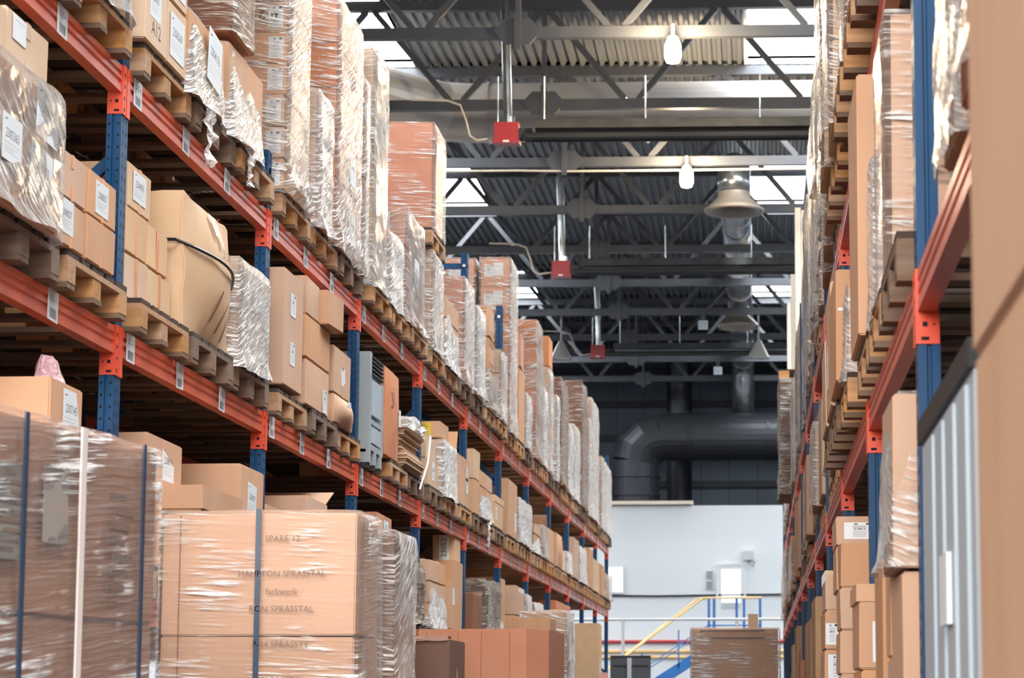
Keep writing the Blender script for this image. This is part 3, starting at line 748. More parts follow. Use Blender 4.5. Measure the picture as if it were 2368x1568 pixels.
def beam(side, y, x, htop, label, group, tags=None, n=0, length=BAY, rear=False):
    s = SGN[side]; t = thing('rack_beam', label, 'rack beam', (x, y, Z(htop)), group)
    prof = [(0,-.115),(0,-.084),(.007,-.08),(.007,-.066),(0,-.062),(0,-.046),(.007,-.042),(.007,-.03),(0,-.026),(0,0),(.05,0),(.05,-.115)]
    sg = -1 if not rear else 1
    MB().prism([(s*a if not rear else -s*a, b) for a, b in prof], 'y', .106, length-.006).build('bar', M['orange'], t)
    if rear: return t
    for e in (0, 1):
        y0 = .1 if e == 0 else length
        c = MB()
        q = 1 if e == 0 else -1
        c.box(min(s*.06,-s*.003), max(s*.06,-s*.003), y0, y0+q*.005, -.205, .006, 0) if q > 0 else c.box(min(s*.06,-s*.003), max(s*.06,-s*.003), y0-.005, y0, -.205, .006, 0)
        ya, yb = (y0-.042, y0+.004) if e == 0 else (y0-.004, y0+.042)
        c.box(min(-s*.006,-s*.001), max(-s*.006,-s*.001), ya, yb, -.205, .006, 0)
        if e == 1 and n <= 6:
            for (a, b, rw, rh) in ((.02, -.15, .007, .007), (.02, -.19, .011, .005), (.045, -.15, .003, .003)):
                c.add([(s*a-rw, y0-.0056, b-rh), (s*a+rw, y0-.0056, b-rh), (s*a+rw, y0-.0056, b+rh), (s*a-rw, y0-.0056, b+rh)], [(0,1,2,3)], 1)
            for b in (-.03, -.08, -.13, -.18): c.box(min(-s*.0068,-s*.006), max(-s*.0068,-s*.006), y0+.012, y0+.024, b-.012, b+.004, 1)
        c.build('connector', [M['vivid'], M['hole']], t)
    if tags:
        for (dy, txt) in tags:
            sheet(t, side, (-s*.002, dy, -.06), .125, .12, 'tagged' if n <= 7 else 'blank', txt, name='location_tag', rot=rnd.uniform(-.04,.04))
    return t
LL = 'blue upright frame of the left rack, %s from the near end'
for n_ in range(-1, 12):
    upright('L', LY+n_*BAY, LX, n_, LL % ORD[n_] if n_ >= 0 else 'blue upright frame of the left rack standing before the first one', 'left rack uprights', 4.08 if n_ in (4, 5) else 4.3 if n_ == 11 else 2.98)
LV = {4: ('upper left', L4), 3: ('middle left', L3), 2: ('lower left', L2)}
def between(n_, side='left'):
    if n_ < 0: return 'before the first blue post' if side == 'left' else 'before the nearest blue post'
    return 'between the %s and %s posts' % (ORD[n_], ORD[n_+1])
for n_ in range(-1, 11):
    for lv, (nm, ht) in LV.items():
        tg = None
        if lv in (3, 4):
            tg = []
            for k in range(3):
                num = 32-(3*n_+k)
                tg.append((.1+.13+.82*k+(.05 if n_ < 0 else 0)*2, 'D-%d-%d' % (max(num, 1), lv)))
        beam('L', LY+n_*BAY, LX, ht, 'orange front beam, %s rack level, %s' % (nm, between(n_)), 'left rack front beams', tg, n_)
        if lv > 2: beam('L', LY+n_*BAY, LX-1.05, ht, 'orange rear beam, %s rack level, %s' % (nm, between(n_)), 'left rack rear beams', rear=True)
for n_ in range(-1, 13):
    upright('R', RY+n_*BAY, RX, n_, 'blue upright frame of the right rack, %s from the near end' % ORD[n_] if n_ >= 0 else 'blue upright frame of the right rack standing before the first one', 'right rack uprights', 4.05)
for n_ in range(-1, 12):
    for nm, ht in (('upper right', RB), ('middle right', RA), ('lower right', RC)):
        beam('R', RY+n_*BAY, RX, ht, 'orange front beam, %s rack level, %s' % (nm, between(n_, 'right')), 'right rack front beams', None, n_)
        if nm != 'lower right': beam('R', RY+n_*BAY, RX+1.05, ht, 'orange rear beam, %s rack level, %s' % (nm, between(n_, 'right')), 'right rack rear beams', rear=True)

# ------------------------------------------------------------------ pallets under every load of the racks
def posw(n_, k, side='left'):
    if n_ < 0: return '%s place before %s blue post' % (('third','second','first')[k], 'first' if side == 'left' else 'nearest')
    return '%s place past %s blue post' % (ORD[k], ORD[n_])
PH = .144
def pal(side, lv, n_, k, yc, xf=None, old=False):
    nm, ht = LV[lv] if side == 'L' else {4: ('upper right', RB), 3: ('middle right', RA), 2: ('lower right', RC)}[lv]
    if xf is None: xf = -2.60 if side == 'L' else .385
    pallet(side, xf, yc, ht, '%s wooden pallet on the %s rack level, %s' % ('weathered' if old else 'pale', nm, posw(n_, k, 'left' if side == 'L' else 'right')),
           old, far=(n_ >= 5 or lv == 2), group='pallets on the %s rack' % ('left' if side == 'L' else 'right'))
for n_ in range(-1, 11):
    for lv in (4, 3):
        for k in range(3):
            if lv == 3 and n_ == 2 and k == 0: continue
            y = LY+n_*BAY+.54+.88*k
            pal('L', lv, n_, k, y, -2.60+rnd.uniform(-.02,.01), old=rnd.random() < .4)

# ------------------------------------------------------------------ loads of the left rack
Q4, Q3, Q2 = L4+PH+.001, L3+PH+.001, L2+PH+.001
def lbl(desc, lv, n_, k): return '%s, %s level, %s' % (desc, {4:'upper left',3:'middle left',2:'lower left'}[lv], posw(n_, k))
def clear_of_posts(y0, y1, first, m=.03):
    for j in range(-1, 13):
        p = first+BAY*j
        if y1 > p-m and y0 < p+.1+m:
            if (y0+y1)/2 < p+.05: y1 = min(y1, p-m)
            else: y0 = max(y0, p+.1+m)
    return y0, y1
def W(lv, n_, k, y0, y1, h1, desc='film-wrapped cartons', **kw):
    if y1-y0 > .3: y0, y1 = clear_of_posts(y0, y1, LY)
    kw.setdefault('xf', -2.60); xf = kw.pop('xf'); kw.setdefault('far', n_ >= 4)
    h0 = kw.pop('h0', {4: Q4, 3: Q3, 2: Q2}[lv])
    return wrapped('L', xf, y0, y1, h0, h1, lbl(desc, lv, n_, k), group='wrapped loads on the left rack', **kw)
def K(y0, y1, h0, h1, label, **kw):
    kw.setdefault('xf', -2.60); xf = kw.pop('xf')
    return carton('L', xf, y0, y1, h0, h1, label=label, **kw)
# --- upper level
W(4,-1,1, 7.35,8.1, 3.6, 'white film-wrapped cartons', film='film_white')
W(4,-1,2, 8.2,9.0, 3.5, 'film-wrapped carton stack', film='film2', amp=.02, flare=.05, drop=.09, tail=.0)
for c, (ya, yb) in enumerate(((9.24,9.60),(9.605,9.93))):
    for r in range(3):
        a = Q4+[0,.30,.66][r]; b = Q4+[.296,.656,.95][r]
        pp = []
        if c == 0 and r == 0: pp = [('A',-.05,.7,.17,.16,'num','2303')]
        if c == 1 and r == 0: pp = [('A',-.0,.5,.24,.2,'num','2306269')]
        if c == 1 and r == 1: pp = [('A',-.0,.45,.24,.24,'num','2306269')]
        o = K(ya, yb, a+.003, b, 'pale carton, %s, %s column, upper left level, first place past first blue post' % (('bottom row','second row','third row')[r], ('near','far')[c]), dep=.6, mat='card_pale', papers=pp, group='cartons past the first post')
        if c == 0 and r == 0: marks(o, 'L', (.301, .0, .08), ['A12'], .09, 'ink')
W(4,0,1, 9.99,10.68, 3.17, 'low white film-wrapped load', film='film_white', amp=.04, flare=.06, drop=.12, taper=.08, rows=1, tail=.3, papers=[('A',.1,.62,.26,.26,'num','2304176',-.1)])
W(4,0,2, 10.80,11.56, 3.25, 'crumpled white film-wrapped load', film='film_white', amp=.05, flare=.08, drop=.12, taper=.1, rows=1, tail=.2, dep=.8)
W(4,0,2, 10.78,11.25, 4.6, 'tall smoky wrapped cartons', h0=3.29, film='film_dark', rows=4, cols=1, dep=.75, amp=.02, mat='card_orange', drop=.0, flare=0)
root = W(4,1,0, 12.08,12.70, 4.22, 'tall film-wrapped tower of labelled cartons', rows=8, cols=1, dep=.5, film='film', amp=.012, flare=.06, drop=.1, cpapers=[('C',.375,.5,.085,.125,'ship','40-70M-5-V8')])
marks(root, 'C', (.10, -.322, .98), ['216 u'], .085, 'ink')
W(4,1,1, 12.98,13.44, 3.6, 'short film-wrapped cartons', film='film_white', amp=.03, flare=.08, drop=.1)
root = W(4,1,2, 13.56,14.42, 4.36, 'tall wrapped stack of orange cartons', heights=[.42,.30,.27,.28,.30], cols=1, dep=.62, mat='card_orange', amp=.016, flare=.05, papers=[('A',.1,.36,.2,.2,'num','2304871'),('A',.1,.12,.2,.2,'num','2304872')])
W(4,1,2, 14.5,14.72, 4.1, 'narrow upright wrapped carton', rows=2, cols=1, dep=.3, amp=.01, mat='card')
W(4,2,0, 14.74,15.45, 4.42, 'tall slim film-wrapped carton', rows=1, cols=1, dep=.45, amp=.012, film='film2', flare=.04, mat='card_pale', papers=[('A',.15,.68,.26,.2,'num','230401')])
W(4,2,1, 15.55,16.2, 3.3, 'low film-wrapped cartons', film='film_white', amp=.03)
root = W(4,2,1, 16.35,17.25, 3.62, 'wrapped cartons with white panels', rows=3, cols=1, dep=.45, amp=.018, film='film2', flare=.06, drop=.1, mat='card_rose',
         papers=[('A',.0,.5,.22,.2,'num','230421'),('C',-.12,.86,.07,.2,'blank',''),('C',.14,.84,.08,.2,'blank','')])
W(4,3,0, 17.62,18.3, 3.56, 'wrapped pale cartons, under another', rows=1, cols=2, dep=.3, film='film', amp=.015)
pallet('L', -2.58, 17.9, 3.575, 'wooden pallet between two wrapped boxes, upper left level past the fourth post', group='pallets on the left rack')
W(4,3,0, 17.45,18.35, 4.62, 'big smooth film-wrapped box', h0=3.575+PH+.002, rows=1, cols=1, dep=.62, amp=.012, film='film_flat', flare=.02, mat='card_rose', drop=.0)
W(4,3,1, 18.55,19.4, 3.36, 'low white film-wrapped load', film='film_white', amp=.04, flare=.06, drop=.1, taper=.1)
root = W(4,3,2, 19.63,20.40, 3.72, 'film-wrapped pair of cartons', rows=3, cols=1, dep=.42, amp=.016, film='film', mat='card_rose', flare=.05)
W(4,4,0, 20.55,21.2, 3.62, 'silvery film-wrapped load', film='film_white', amp=.05, flare=.06)
W(4,4,1, 21.5,22.3, 3.16, 'low film-wrapped papers', film='film2', amp=.04, mat='card_pale', rows=4)
for r in range(2):
    K(21.5, 21.98, 3.18+.31*r, 3.18+.31*r+.3, 'brown carton with black stripes, %s of two by the fifth blue post' % ('lower','upper')[r], dep=.40, mat='card', stripes=(.12,.2,.78,.9), group='striped cartons', rz=.03*r)
W(4,4,2, 22.45,23.1, 3.5, 'film-wrapped cartons', film='film', amp=.03)
for c in range(2):
    root = W(4,5,0, 23.3,24.05, 4.61, ('right column' if c == 0 else 'left column')+' of wrapped labelled cartons', xf=-2.60-.37*c, rows=6, cols=1, dep=.32, amp=.012, mat='card_orange', film='film', far=False,
      cpapers=[('C',-.22,.55,.1,.12,'ship',''),('C',.12,.62,.1,.14,'blank','')])
K(24.3,24.9, Q4+.002, 3.6, 'tall plain brown carton, upper left level past the sixth blue post', dep=.22, mat='card')
K(24.3,24.9, 3.605, 3.98, 'brown carton with red-framed label, upper left level past the sixth blue post', dep=.26, mat='card_rose', papers=[('C',-.2,.5,.08,.2,'blank','')], rz=.05)
W(4,5,1, 25.0,25.6, 3.4, 'white film-wrapped load', film='film_white', amp=.04)
root = W(4,5,2, 25.7,26.9, 4.42, 'tall wrapped stack with dark stripes', rows=6, cols=1, dep=.42, amp=.03, film='film2', mat='card_orange')
W(4,6,1, 27.0,27.6, 3.75, 'white film-wrapped load', film='film_white', amp=.04)
W(4,6,1, 27.7,28.3, 4.1, 'film-wrapped cartons', film='film', amp=.03)
K(27.75,28.25, 4.12, 4.5, 'orange carton with white labels on top of a wrapped load', dep=.34, mat='card_orange', papers=[('C',-.3,.7,.1,.14,'blank',''),('C',-.1,.25,.14,.12,'blank','')])
W(4,6,2, 28.5,29.3, 3.9, 'silvery film-wrapped load', film='film_white', amp=.05)
W(4,7,0, 29.5,30.5, 4.21, 'wrapped tower of five orange cartons', rows=5, cols=1, dep=.36, mat='card_orange', film='film_dark', amp=.03, flare=.05)
W(4,7,1, 30.7,31.5, 3.75, 'silvery film-wrapped load', film='film_white', amp=.05)
W(4,7,2, 31.6,32.7, 3.85, 'film-wrapped cartons', film='film_white', amp=.04)
W(4,8,0, 32.95,34.0, 4.66, 'tall wrapped stack of orange boxes', rows=3, cols=1, dep=.42, mat='card_orange', film='film_dark', amp=.04)
W(4,8,1, 34.1,34.8, 4.3, 'silvery film-wrapped load', film='film_white', amp=.05)
W(4,8,2, 34.9,36.5, 4.67, 'tall wrapped orange cartons', rows=4, cols=2, dep=.3, mat='card_orange', film='film_white', amp=.04)
W(4,9,1, 36.7,37.9, 4.0, 'silvery film-wrapped load', film='film_white', amp=.04)
W(4,10,1, 38.1,39.7, 3.98, 'pale film-wrapped load', film='film_white', amp=.05, mat='card_pale')

# --- middle level
W(3,-1,0, 6.55,7.15, 2.3, 'film-wrapped cartons', film='film2')
W(3,-1,1, 7.2,8.03, 2.18, 'heavily wrapped cartons with white labels', xf=-2.55, film='film2', amp=.022, flare=.04, drop=.1, dep=.7,
  papers=[('A',.22,.78,.24,.19,'num','2305293',-.05),('A',.16,.34,.24,.18,'num','2308293',-.1),('A',-.22,.42,.2,.16,'num','2305363')])
K(7.22,7.52, 2.2, 2.38, 'small pale carton on top of the heavily wrapped cartons, nearer one', dep=.5, mat='card_pale', tape=[('tape',.05,'A')])
K(7.53,7.98, 2.2, 2.40, 'small pale carton on top of the heavily wrapped cartons, farther one', dep=.5, mat='card_pale', papers=[('A',-.22,.72,.14,.09,'blank','')], tape=[('ctape',.05,'a')])
for c, (ya, yb) in enumerate(((8.10,8.44),(8.47,8.85))):
    for r in range(2):
        a = Q3+.002+.181*r; b = a+.178
        pp = [('A',-.18,.62,.17,.13,'num','2308057')] if (c, r) == (0, 0) else ([('A',-.02,.5,.17,.13,'num','2308057')] if (c, r) == (1, 1) else [])
        K(ya, yb, a, b, 'light brown carton, %s row, %s column, middle left level just before the first blue post' % (('bottom','top')[r], ('near','far')[c]), xf=-2.585, dep=.5, mat='card', papers=pp, group='four cartons before the first post', tape=[('tape_orange',.03,'a')])
K(8.12,8.5, 2.046, 2.23, 'small carton behind the wrapped load, before the first blue post', xf=-2.72, dep=.4, mat='card_pale', papers=[('A',.0,.5,.2,.13,'num','2308057')])
X5 = -2.665
for r, cells in enumerate((((9.28,9.62),(9.63,10.02)), ((9.28,9.60),(9.61,9.95)), ((9.30,9.64),))):
    for c, (ya, yb) in enumerate(cells):
        a = Q3+.002+.197*r; b = a+.193
        K(ya, yb, a, b, '%s carton with orange tape, %s row%s, middle left level past first post' % ('pale' if r < 2 else 'topmost', ('bottom','middle','top')[r], (', near column', ', far column')[c] if r < 2 else ''),
          xf=X5, dep=.45, mat='card_pale', tape=[('tape_orange',.04,'A' if r < 2 else 'a')], group='pale cartons past the first post',
          papers=[('A',-.02,.55,.2,.13,'num','2304876')] if r == 2 else [])
# big bulging carton with a black strap
o = K(10.08,10.98, Q3+.002, 2.32, 'big bulging brown carton with a dark strap, middle left level before the second blue post', xf=-2.63, dep=.75, mat='card_pale', bulge=.09, cat='carton')
fw = .375+.09
mb = MB(); z_ = .34
pts = []
for i in range(17):
    q = i/16*2-1; pts.append((.375+.105*math.cos(PI/2*q), q*.45, z_-.02*abs(q)))
S5 = lambda y, z: .375+.005+.09*math.sin(PI*min(max(z/.637,0),1))*math.cos(PI/2*min(1,abs(y)/.45))
pts = [(S5(-.45+.9*i/16, z_)+.006, -.45+.9*i/16, z_+.05*(1-i/16)) for i in range(17)]
mb = MB(); mb.tube([(-.36,-.50,z_+.07), (.35,-.49,z_+.06)]+pts[1:16]+[(.38,.47,z_)], .008, 6); mb.build('strap', M['strap_dark'], o)
mb = MB()
def strip(y0, z0, y1, z1, w_):
    n = 6; base = len(mb.v)
    for i in range(n+1):
        q = i/n; y = y0+(y1-y0)*q; z = z0+(z1-z0)*q
        mb.v += [(S5(y-w_/2,z)+.004, y-w_/2, z), (S5(y+w_/2,z)+.004, y+w_/2, z)]
    for i in range(n): mb.f.append((base+2*i, base+2*i+1, base+2*i+3, base+2*i+2)); mb.m.append(0)
strip(-.06,.5,-.06,.61,.035); strip(.0,.46,.0,.60,.035); mb.build('packing_tape', M['tape'], o, fix=False)
mb = MB(); strip(-.1,.08,-.03,.24,.02); strip(.05,.05,.12,.2,.02); strip(.2,.03,.25,.17,.02); mb.build('tape_mark', M['card_dark'], o, fix=False)
marks(o, 'L', (S5(.03,.42)+.004, .03, .42), ['50 58'], .06, 'greyink')
W(3,0,2, 11.05,11.75, 2.2, 'white film-wrapped load', film='film_white', amp=.018, flare=.07, drop=.1, rows=2, papers=[('A',.1,.7,.2,.1,'num','2307340')])
o = K(12.16,12.66, Q3+.03, 2.37, 'tall brown stapled carton, middle left level just past the second blue post', dep=.42, mat='card', papers=[('A',-.05,.72,.14,.13,'ship',''),('A',-.05,.3,.12,.13,'ship','')])
mb = MB()
for k in range(8): mb.box(.1, .13, -.256, -.252, .08+.07*k, .088+.07*k)
mb.build('staple', M['bolt'], o)
mb = MB(); n_ = 12
for i in range(n_+1):
    for j in range(5):
        mb.v.append((-.2+.46*j/4+.01*math.sin(i*2.), -.27+.56*i/n_, .08-.14*(j/4)**2-.05*noise.noise(Vector((i*.6, j, 0)))))
for i in range(n_):
    for j in range(4): mb.f.append((i*5+j, i*5+j+1, i*5+j+6, i*5+j+5)); mb.m.append(0)
w_ = mb.build('kraft_sheet', M['card_pale'], None, (o.location.x, o.location.y, Z(Q3)+.0), fix=False)
bpy.data.objects.remove(w_)
RW = ['bottom', 'second', 'third', 'top']
for r, (ya, yb, hh) in enumerate(((12.78,13.46,.27),(12.74,13.48,.25),(12.76,13.15,.22))):
    a = Q3+.002+[0,.273,.526][r]
    K(ya, yb, a, a+hh, 'brown printed carton, %s row, middle left level, first stack past the tall stapled carton' % RW[r], dep=.5, mat='card', papers=[('A',.3,.3,.12,.14,'ship','')] if r == 0 else [], group='stack past the second post', bulge=.004)
K(13.17,13.55, 2.212, 2.42, 'brown carton jutting out at the top of the stack past the second blue post', xf=-2.54, dep=.5, mat='card', rz=-.06, papers=[])
K(13.6,14.18, 1.87, 2.16, 'brown carton with pale tape, middle left level before the third blue post', dep=.5, mat='card', papers=[('A',.05,.55,.12,.16,'ship','',.3)], tape=[('ctape',.05,'a')])
o = K(13.62,14.28, Q3+.002, 1.868, 'crushed bulging brown bag-like carton below the taped carton', dep=.55, mat='card', bulge=.05, papers=[('A',.0,.6,.1,.1,'ship','')])
# grey moulded container with slatted top
t = thing('plastic_container', 'grey moulded plastic unit with dark louvres on top and black feet', 'container', (-2.6, 15.18, Z(L3)))
b = MB(); b.box(-.5, -.02, -.28, .28, .1, .78); b.box(-.02, 0, -.28, -.2, .12, .78); b.box(-.02, 0, .2, .28, .12, .62); b.box(-.02,0,-.2,.2,.12,.16); b.box(-.02, 0, -.2, .2, .3, .33)
b.build('housing', M['greyplastic'], t)
b = MB(); b.box(-.018, .004, -.17, .17, .36, .6); b.box(-.018, .004, -.17, .17, .17, .28); b.build('panel', M['cool'], t)
b = MB()
for k in range(5): b.box(-.3, .002, -.16, .27, .64+.028*k, .652+.028*k)
b.build('louvre', M['black'], t)
for y_ in (-.24, -.02, .2):
    f = MB().box(-.12, .0, y_-.04, y_+.04, .03, .12).build('foot', M['greyplastic'], t)
    MB().box(-.13, -.01, y_-.05, y_+.05, .0, .03).build('foot_pad', M['black'], f)
o = K(15.5,16.12, Q3+.002, 2.31, 'tall orange-brown carton with rounded top beside the grey plastic unit', dep=.4, mat='card_rose', bulge=.03, papers=[('A',.35,.5,.08,.12,'blank','')])
marks(o, 'L', (.232, -.1, .42), ['3'], .2, 'greyink')
# paper stack
t = thing('paper_stack', 'slumped stack of kraft paper under crumpled film, middle left level before the fourth blue post', 'paper stack', (-2.85, 16.75, Z(Q3)))
mb = MB()
for k in range(26):
    q = k*.0125; sh = .03*math.sin(k*.35)
    mb.box(-.26+rnd.uniform(-.012,.012)+sh, .25+rnd.uniform(-.015,.015)+sh, -.42+rnd.uniform(-.02,.02), .42+rnd.uniform(-.02,.02), q, q+.0085)
mb.build('sheets', M['card_pale'], t)
shell(-.27, .28, -.44, .44, .30, .38, 5, .03, .05, .02).build('stretch_film', M['film_white'], t)
mb = MB(); mb.tube([(.3,.1,-.12),(.33,.3,.1),(.33,.42,.32),(.3,.38,.36),(.28,.05,.3)], .008, 6); mb.build('cord', M['paper'], t)
y_ = K(17.70,17.72, 2.092, 2.27, 'yellow card panel standing against a carton past the fourth blue post', xf=-2.86, dep=.22, mat='yellow', seam=False)
K(17.74,18.3, Q3+.002, 1.9, 'small pale cartons with number sheets beside the paper stack', xf=-2.62, dep=.3, mat='card_pale', papers=[('A',.0,.6,.16,.15,'num','230821')])
K(17.74,18.3, 1.902, 2.09, 'small pale carton behind the paper stack, upper one', xf=-2.64, dep=.26, mat='card_pale')
W(3,3,1, 18.42,19.25, 2.12, 'tall white film-wrapped box', film='film_white', rows=1, cols=1, amp=.015, flare=.05, dep=.5)
o = K(18.5,18.95, 2.15, 2.29, 'brown carton with large yellow label on top of the white wrapped box', xf=-2.63, dep=.26, mat='card')
mb = MB(); mb.box(-.11, .05, -.227, -.2255, .015, .125, 0)
for k in range(5): mb.box(-.09, -.0+.02*(k%2), -.228, -.227, .03+.018*k, .034+.018*k, 1)
mb.build('yellow_label', [M['yellow'], M['greyink']], o)
K(19.32,20.15, Q3+.002, 2.12, 'brown carton with raised flaps, middle left level before the fifth blue post', dep=.42, mat='card', papers=[('A',.3,.7,.12,.14,'ship',''),('A',.3,.45,.12,.14,'ship','')], flaps=[('y-', 2.0),('x-', 1.2)], tape=[('ctape',.04,'a')])
K(20.5,20.9, Q3+.002, 2.0, 'upright brown carton, middle left level just past the fifth blue post', dep=.35, mat='card')
K(20.5,20.9, 2.003, 2.28, 'brown carton on top of the upright one past the fifth blue post', dep=.3, mat='card_pale')
W(3,4,1, 21.0,22.0, 2.14, 'rounded bag of film over cartons', film='film_white', amp=.05, flare=.05, taper=.15, tail=.25)
K(22.1,22.85, Q3+.002, 1.93, 'light brown carton low beside the film bag, middle left level', dep=.4, mat='card_pale', papers=[('A',-.3,.6,.14,.13,'num','230912')])
K(22.15,22.95, 1.935, 2.0, 'flat pale carton on top of the light brown carton by the sixth blue post', dep=.4, mat='card_pale')
K(23.3,24.2, Q3+.002, 2.28, 'tall brown carton, middle left level just past the sixth blue post', dep=.35, mat='card', papers=[('A',.3,.3,.12,.2,'blank','')])
W(3,5,1, 24.3,25.7, 2.16, 'white film-wrapped cartons', film='film_white', amp=.03, flare=.05)
W(3,6,0, 26.1,26.9, 2.02, 'bag of milky film', film='film_white', amp=.06, taper=.15)
W(3,6,1, 27.0,27.7, 2.06, 'foil-coloured wrapped box', film='film2', amp=.03)
K(27.8,28.6, Q3+.002, 2.1, 'brown carton with open flap, middle left level, third place past the seventh blue post', dep=.4, mat='card', flaps=[('y-', .8)])
K(28.9,29.8, Q3+.002, 2.12, 'bulging brown carton with a dark strap line past the eighth blue post', dep=.4, mat='card', bulge=.04)
K(29.85,30.4, Q3+.002, 1.95, 'light carton, middle left level, second place past the eighth blue post', dep=.4, mat='card_pale')
W(3,7,2, 30.5,31.4, 1.98, 'small film-wrapped load', film='film_white', amp=.04)
K(31.7,32.6, Q3+.002, 2.26, 'tall brown carton, middle left level just past the ninth blue post', dep=.35, mat='card')
W(3,8,1, 32.7,34.1, 2.2, 'row of white film bags', film='film_white', amp=.06)
K(34.5,35.4, Q3+.002, 2.3, 'tall brown carton, middle left level just past the tenth blue post', dep=.35, mat='card')
K(35.5,36.9, Q3+.002, 2.2, 'wide pale carton, middle left level, second place past the tenth blue post', dep=.4, mat='card_pale')
K(37.3,38.2, Q3+.002, 2.2, 'brown carton, middle left level just past the eleventh blue post', dep=.4, mat='card')
W(3,10,1, 38.3,39.7, 2.1, 'film-wrapped cartons', film='film2', amp=.05)

# --- lower level, seen above the foreground loads
def P2(n_, k, old=False):
    pal('L', 2, n_, k, LY+n_*BAY+.54+.88*k, -2.62, old)
for n_, k in ((-1,1),(-1,2),(0,0),(0,1),(0,2),(1,0),(1,1),(1,2),(2,0),(2,1),(2,2),(3,0),(3,1),(3,2),(4,0),(4,1),(4,2),(5,0),(5,1),(5,2),(6,0),(6,1),(7,0),(7,1),(7,2)): P2(n_, k, rnd.random() < .4)
K(8.08,8.46, Q2+.002, 1.17, 'carton numbered 2307145 with pink bubble wrap on top, behind the nearest wrapped stack', xf=-2.58, dep=.75, mat='card', papers=[('A',.15,.82,.2,.17,'num','2307145')])
o = shell(-.04, .04, -.05, .05, 0, .10, 8, .03, .02, .0, taper=.45).build('bubble_wrap', M['film_pink'], None, (-2.66, 8.3, Z(1.175))); tag(o, 'crumpled piece of pink bubble wrap on the carton numbered 2307145', 'bubble wrap')
K(9.9,10.5, Q2+.002, 1.18, 'brown carton with number sheet behind the carton numbered 2306977', xf=-2.72, dep=.45, mat='card', papers=[('A',.1,.82,.2,.16,'num','2308914')])
K(10.1,10.87, Q2+.002, .955, 'low carton with a lift-off lid and the number 2308131', xf=-2.52, dep=.45, mat='card', lid=.1, papers=[('A',.05,.62,.2,.14,'num','2308131')])
K(11.2,11.72, Q2+.002, 1.175, 'large brown carton numbered 2306977 before the second blue post', xf=-2.60, dep=.55, mat='card', papers=[('A',.0,.72,.2,.17,'num','2306977',-.08)])
K(12.9,13.5, Q2+.002, 1.165, 'carton with half-open flaps numbered 2308157', xf=-2.60, dep=.55, mat='card', papers=[('A',-.05,.75,.17,.13,'num','2308157')], flaps=[('y+', .35)])
o = MB().box(-.05, .05, 0, .004, 0, .05).build('yellow_tag', M['yellow'], None, (-3.02, 12.6, Z(1.05)))
marks(o, 'C', (0, -.001, .025), ['COMPLETTE'], .018, 'ink'); tag(o, 'small yellow tag reading COMPLETTE beside the half-open carton', 'tag')
bpy.data.objects[o.name].location = (-2.95, 12.85, Z(1.08))
K(12.3,12.86, Q2+.002, 1.08, 'plain brown carton under the yellow tag past the second blue post', xf=-2.75, dep=.45, mat='card')
for r in range(4):
    K(15.4,16.0, Q2+.002+.175*r, Q2+.174+.175*r, 'rosy brown carton with white label, %s of the stack beside the foreground wrapped load' % RW[r], xf=-2.62, dep=.4, mat='card_rose', papers=[('A',.1,.5,.2,.1,'num','2307104')], group='rosy cartons')
W(2,2,1, 16.1,17.4, 1.0, 'dark crumpled wrapped load', film='film_dark', amp=.05, mat='card_dark')
W(2,3,0, 17.8,18.75, 1.1, 'big crumpled bag of clear film', film='film_white', amp=.09, taper=.2, flare=.05)
K(17.9,18.5, 1.13, 1.33, 'tilted brown carton balanced on the big bag of film', xf=-2.78, dep=.28, mat='card', rz=.25)
K(18.85,19.5, Q2+.002, .98, 'open carton with white label beside the big bag of film', dep=.4, mat='card', papers=[('A',.0,.7,.14,.14,'ship','')], flaps=[('x-', 1.0)])
K(19.6,20.2, Q2+.002, 1.2, 'upright narrow carton before the fifth blue post, lower left level', xf=-2.66, dep=.25, mat='card')
K(19.85,20.2, 1.203, 1.44, 'upright carton numbered 23052 sideways on top of the lower stock', xf=-2.68, dep=.2, mat='card_pale', papers=[('C',.0,.5,.09,.22,'vert','23052')])
K(20.5,21.2, Q2+.002, .95, 'dark carton with one raised flap past the fifth blue post', dep=.4, mat='card_dark', flaps=[('y+', .5)])
W(2,4,1, 21.3,22.6, 1.12, 'smoky wrapped load', film='film_dark', amp=.04, mat='card_dark', dep=.8)
W(2,4,2, 22.65,23.15, .9, 'crumpled silvery load', film='film_white', amp=.07, taper=.15)
K(23.3,24.0, Q2+.002, 1.25, 'upright carton just past the sixth blue post, lower left level', xf=-2.7, dep=.3, mat='card')
K(24.1,25.0, Q2+.002, .88, 'brown carton, lower row, lower left level past the sixth blue post', dep=.4, mat='card')
K(24.1,25.0, .885, 1.2, 'brown carton, upper row, lower left level past the sixth blue post', dep=.35, mat='card', tape=[('ctape',.05,'h')])
W(2,5,2, 25.1,25.8, 1.15, 'tall white wrapped load', film='film_white', amp=.03)
W(2,6,0, 26.1,27.2, 1.1, 'film-wrapped cartons', film='film_white', amp=.03)
K(27.3,28.3, Q2+.002, .8, 'low brown carton before the eighth blue post, lower left level', dep=.4, mat='card')
for c in range(2):
    for r in range(5):
        K(28.95+1.15*c, 30.05+1.15*c, Q2+.002+.135*r, Q2+.133+.135*r, 'small flat carton, row %s from below, %s column, lower left level past the eighth post' % (('one','two','three','four','five')[r], ('near','far')[c]), dep=.35, mat='card_rose', group='small cartons in a grid')
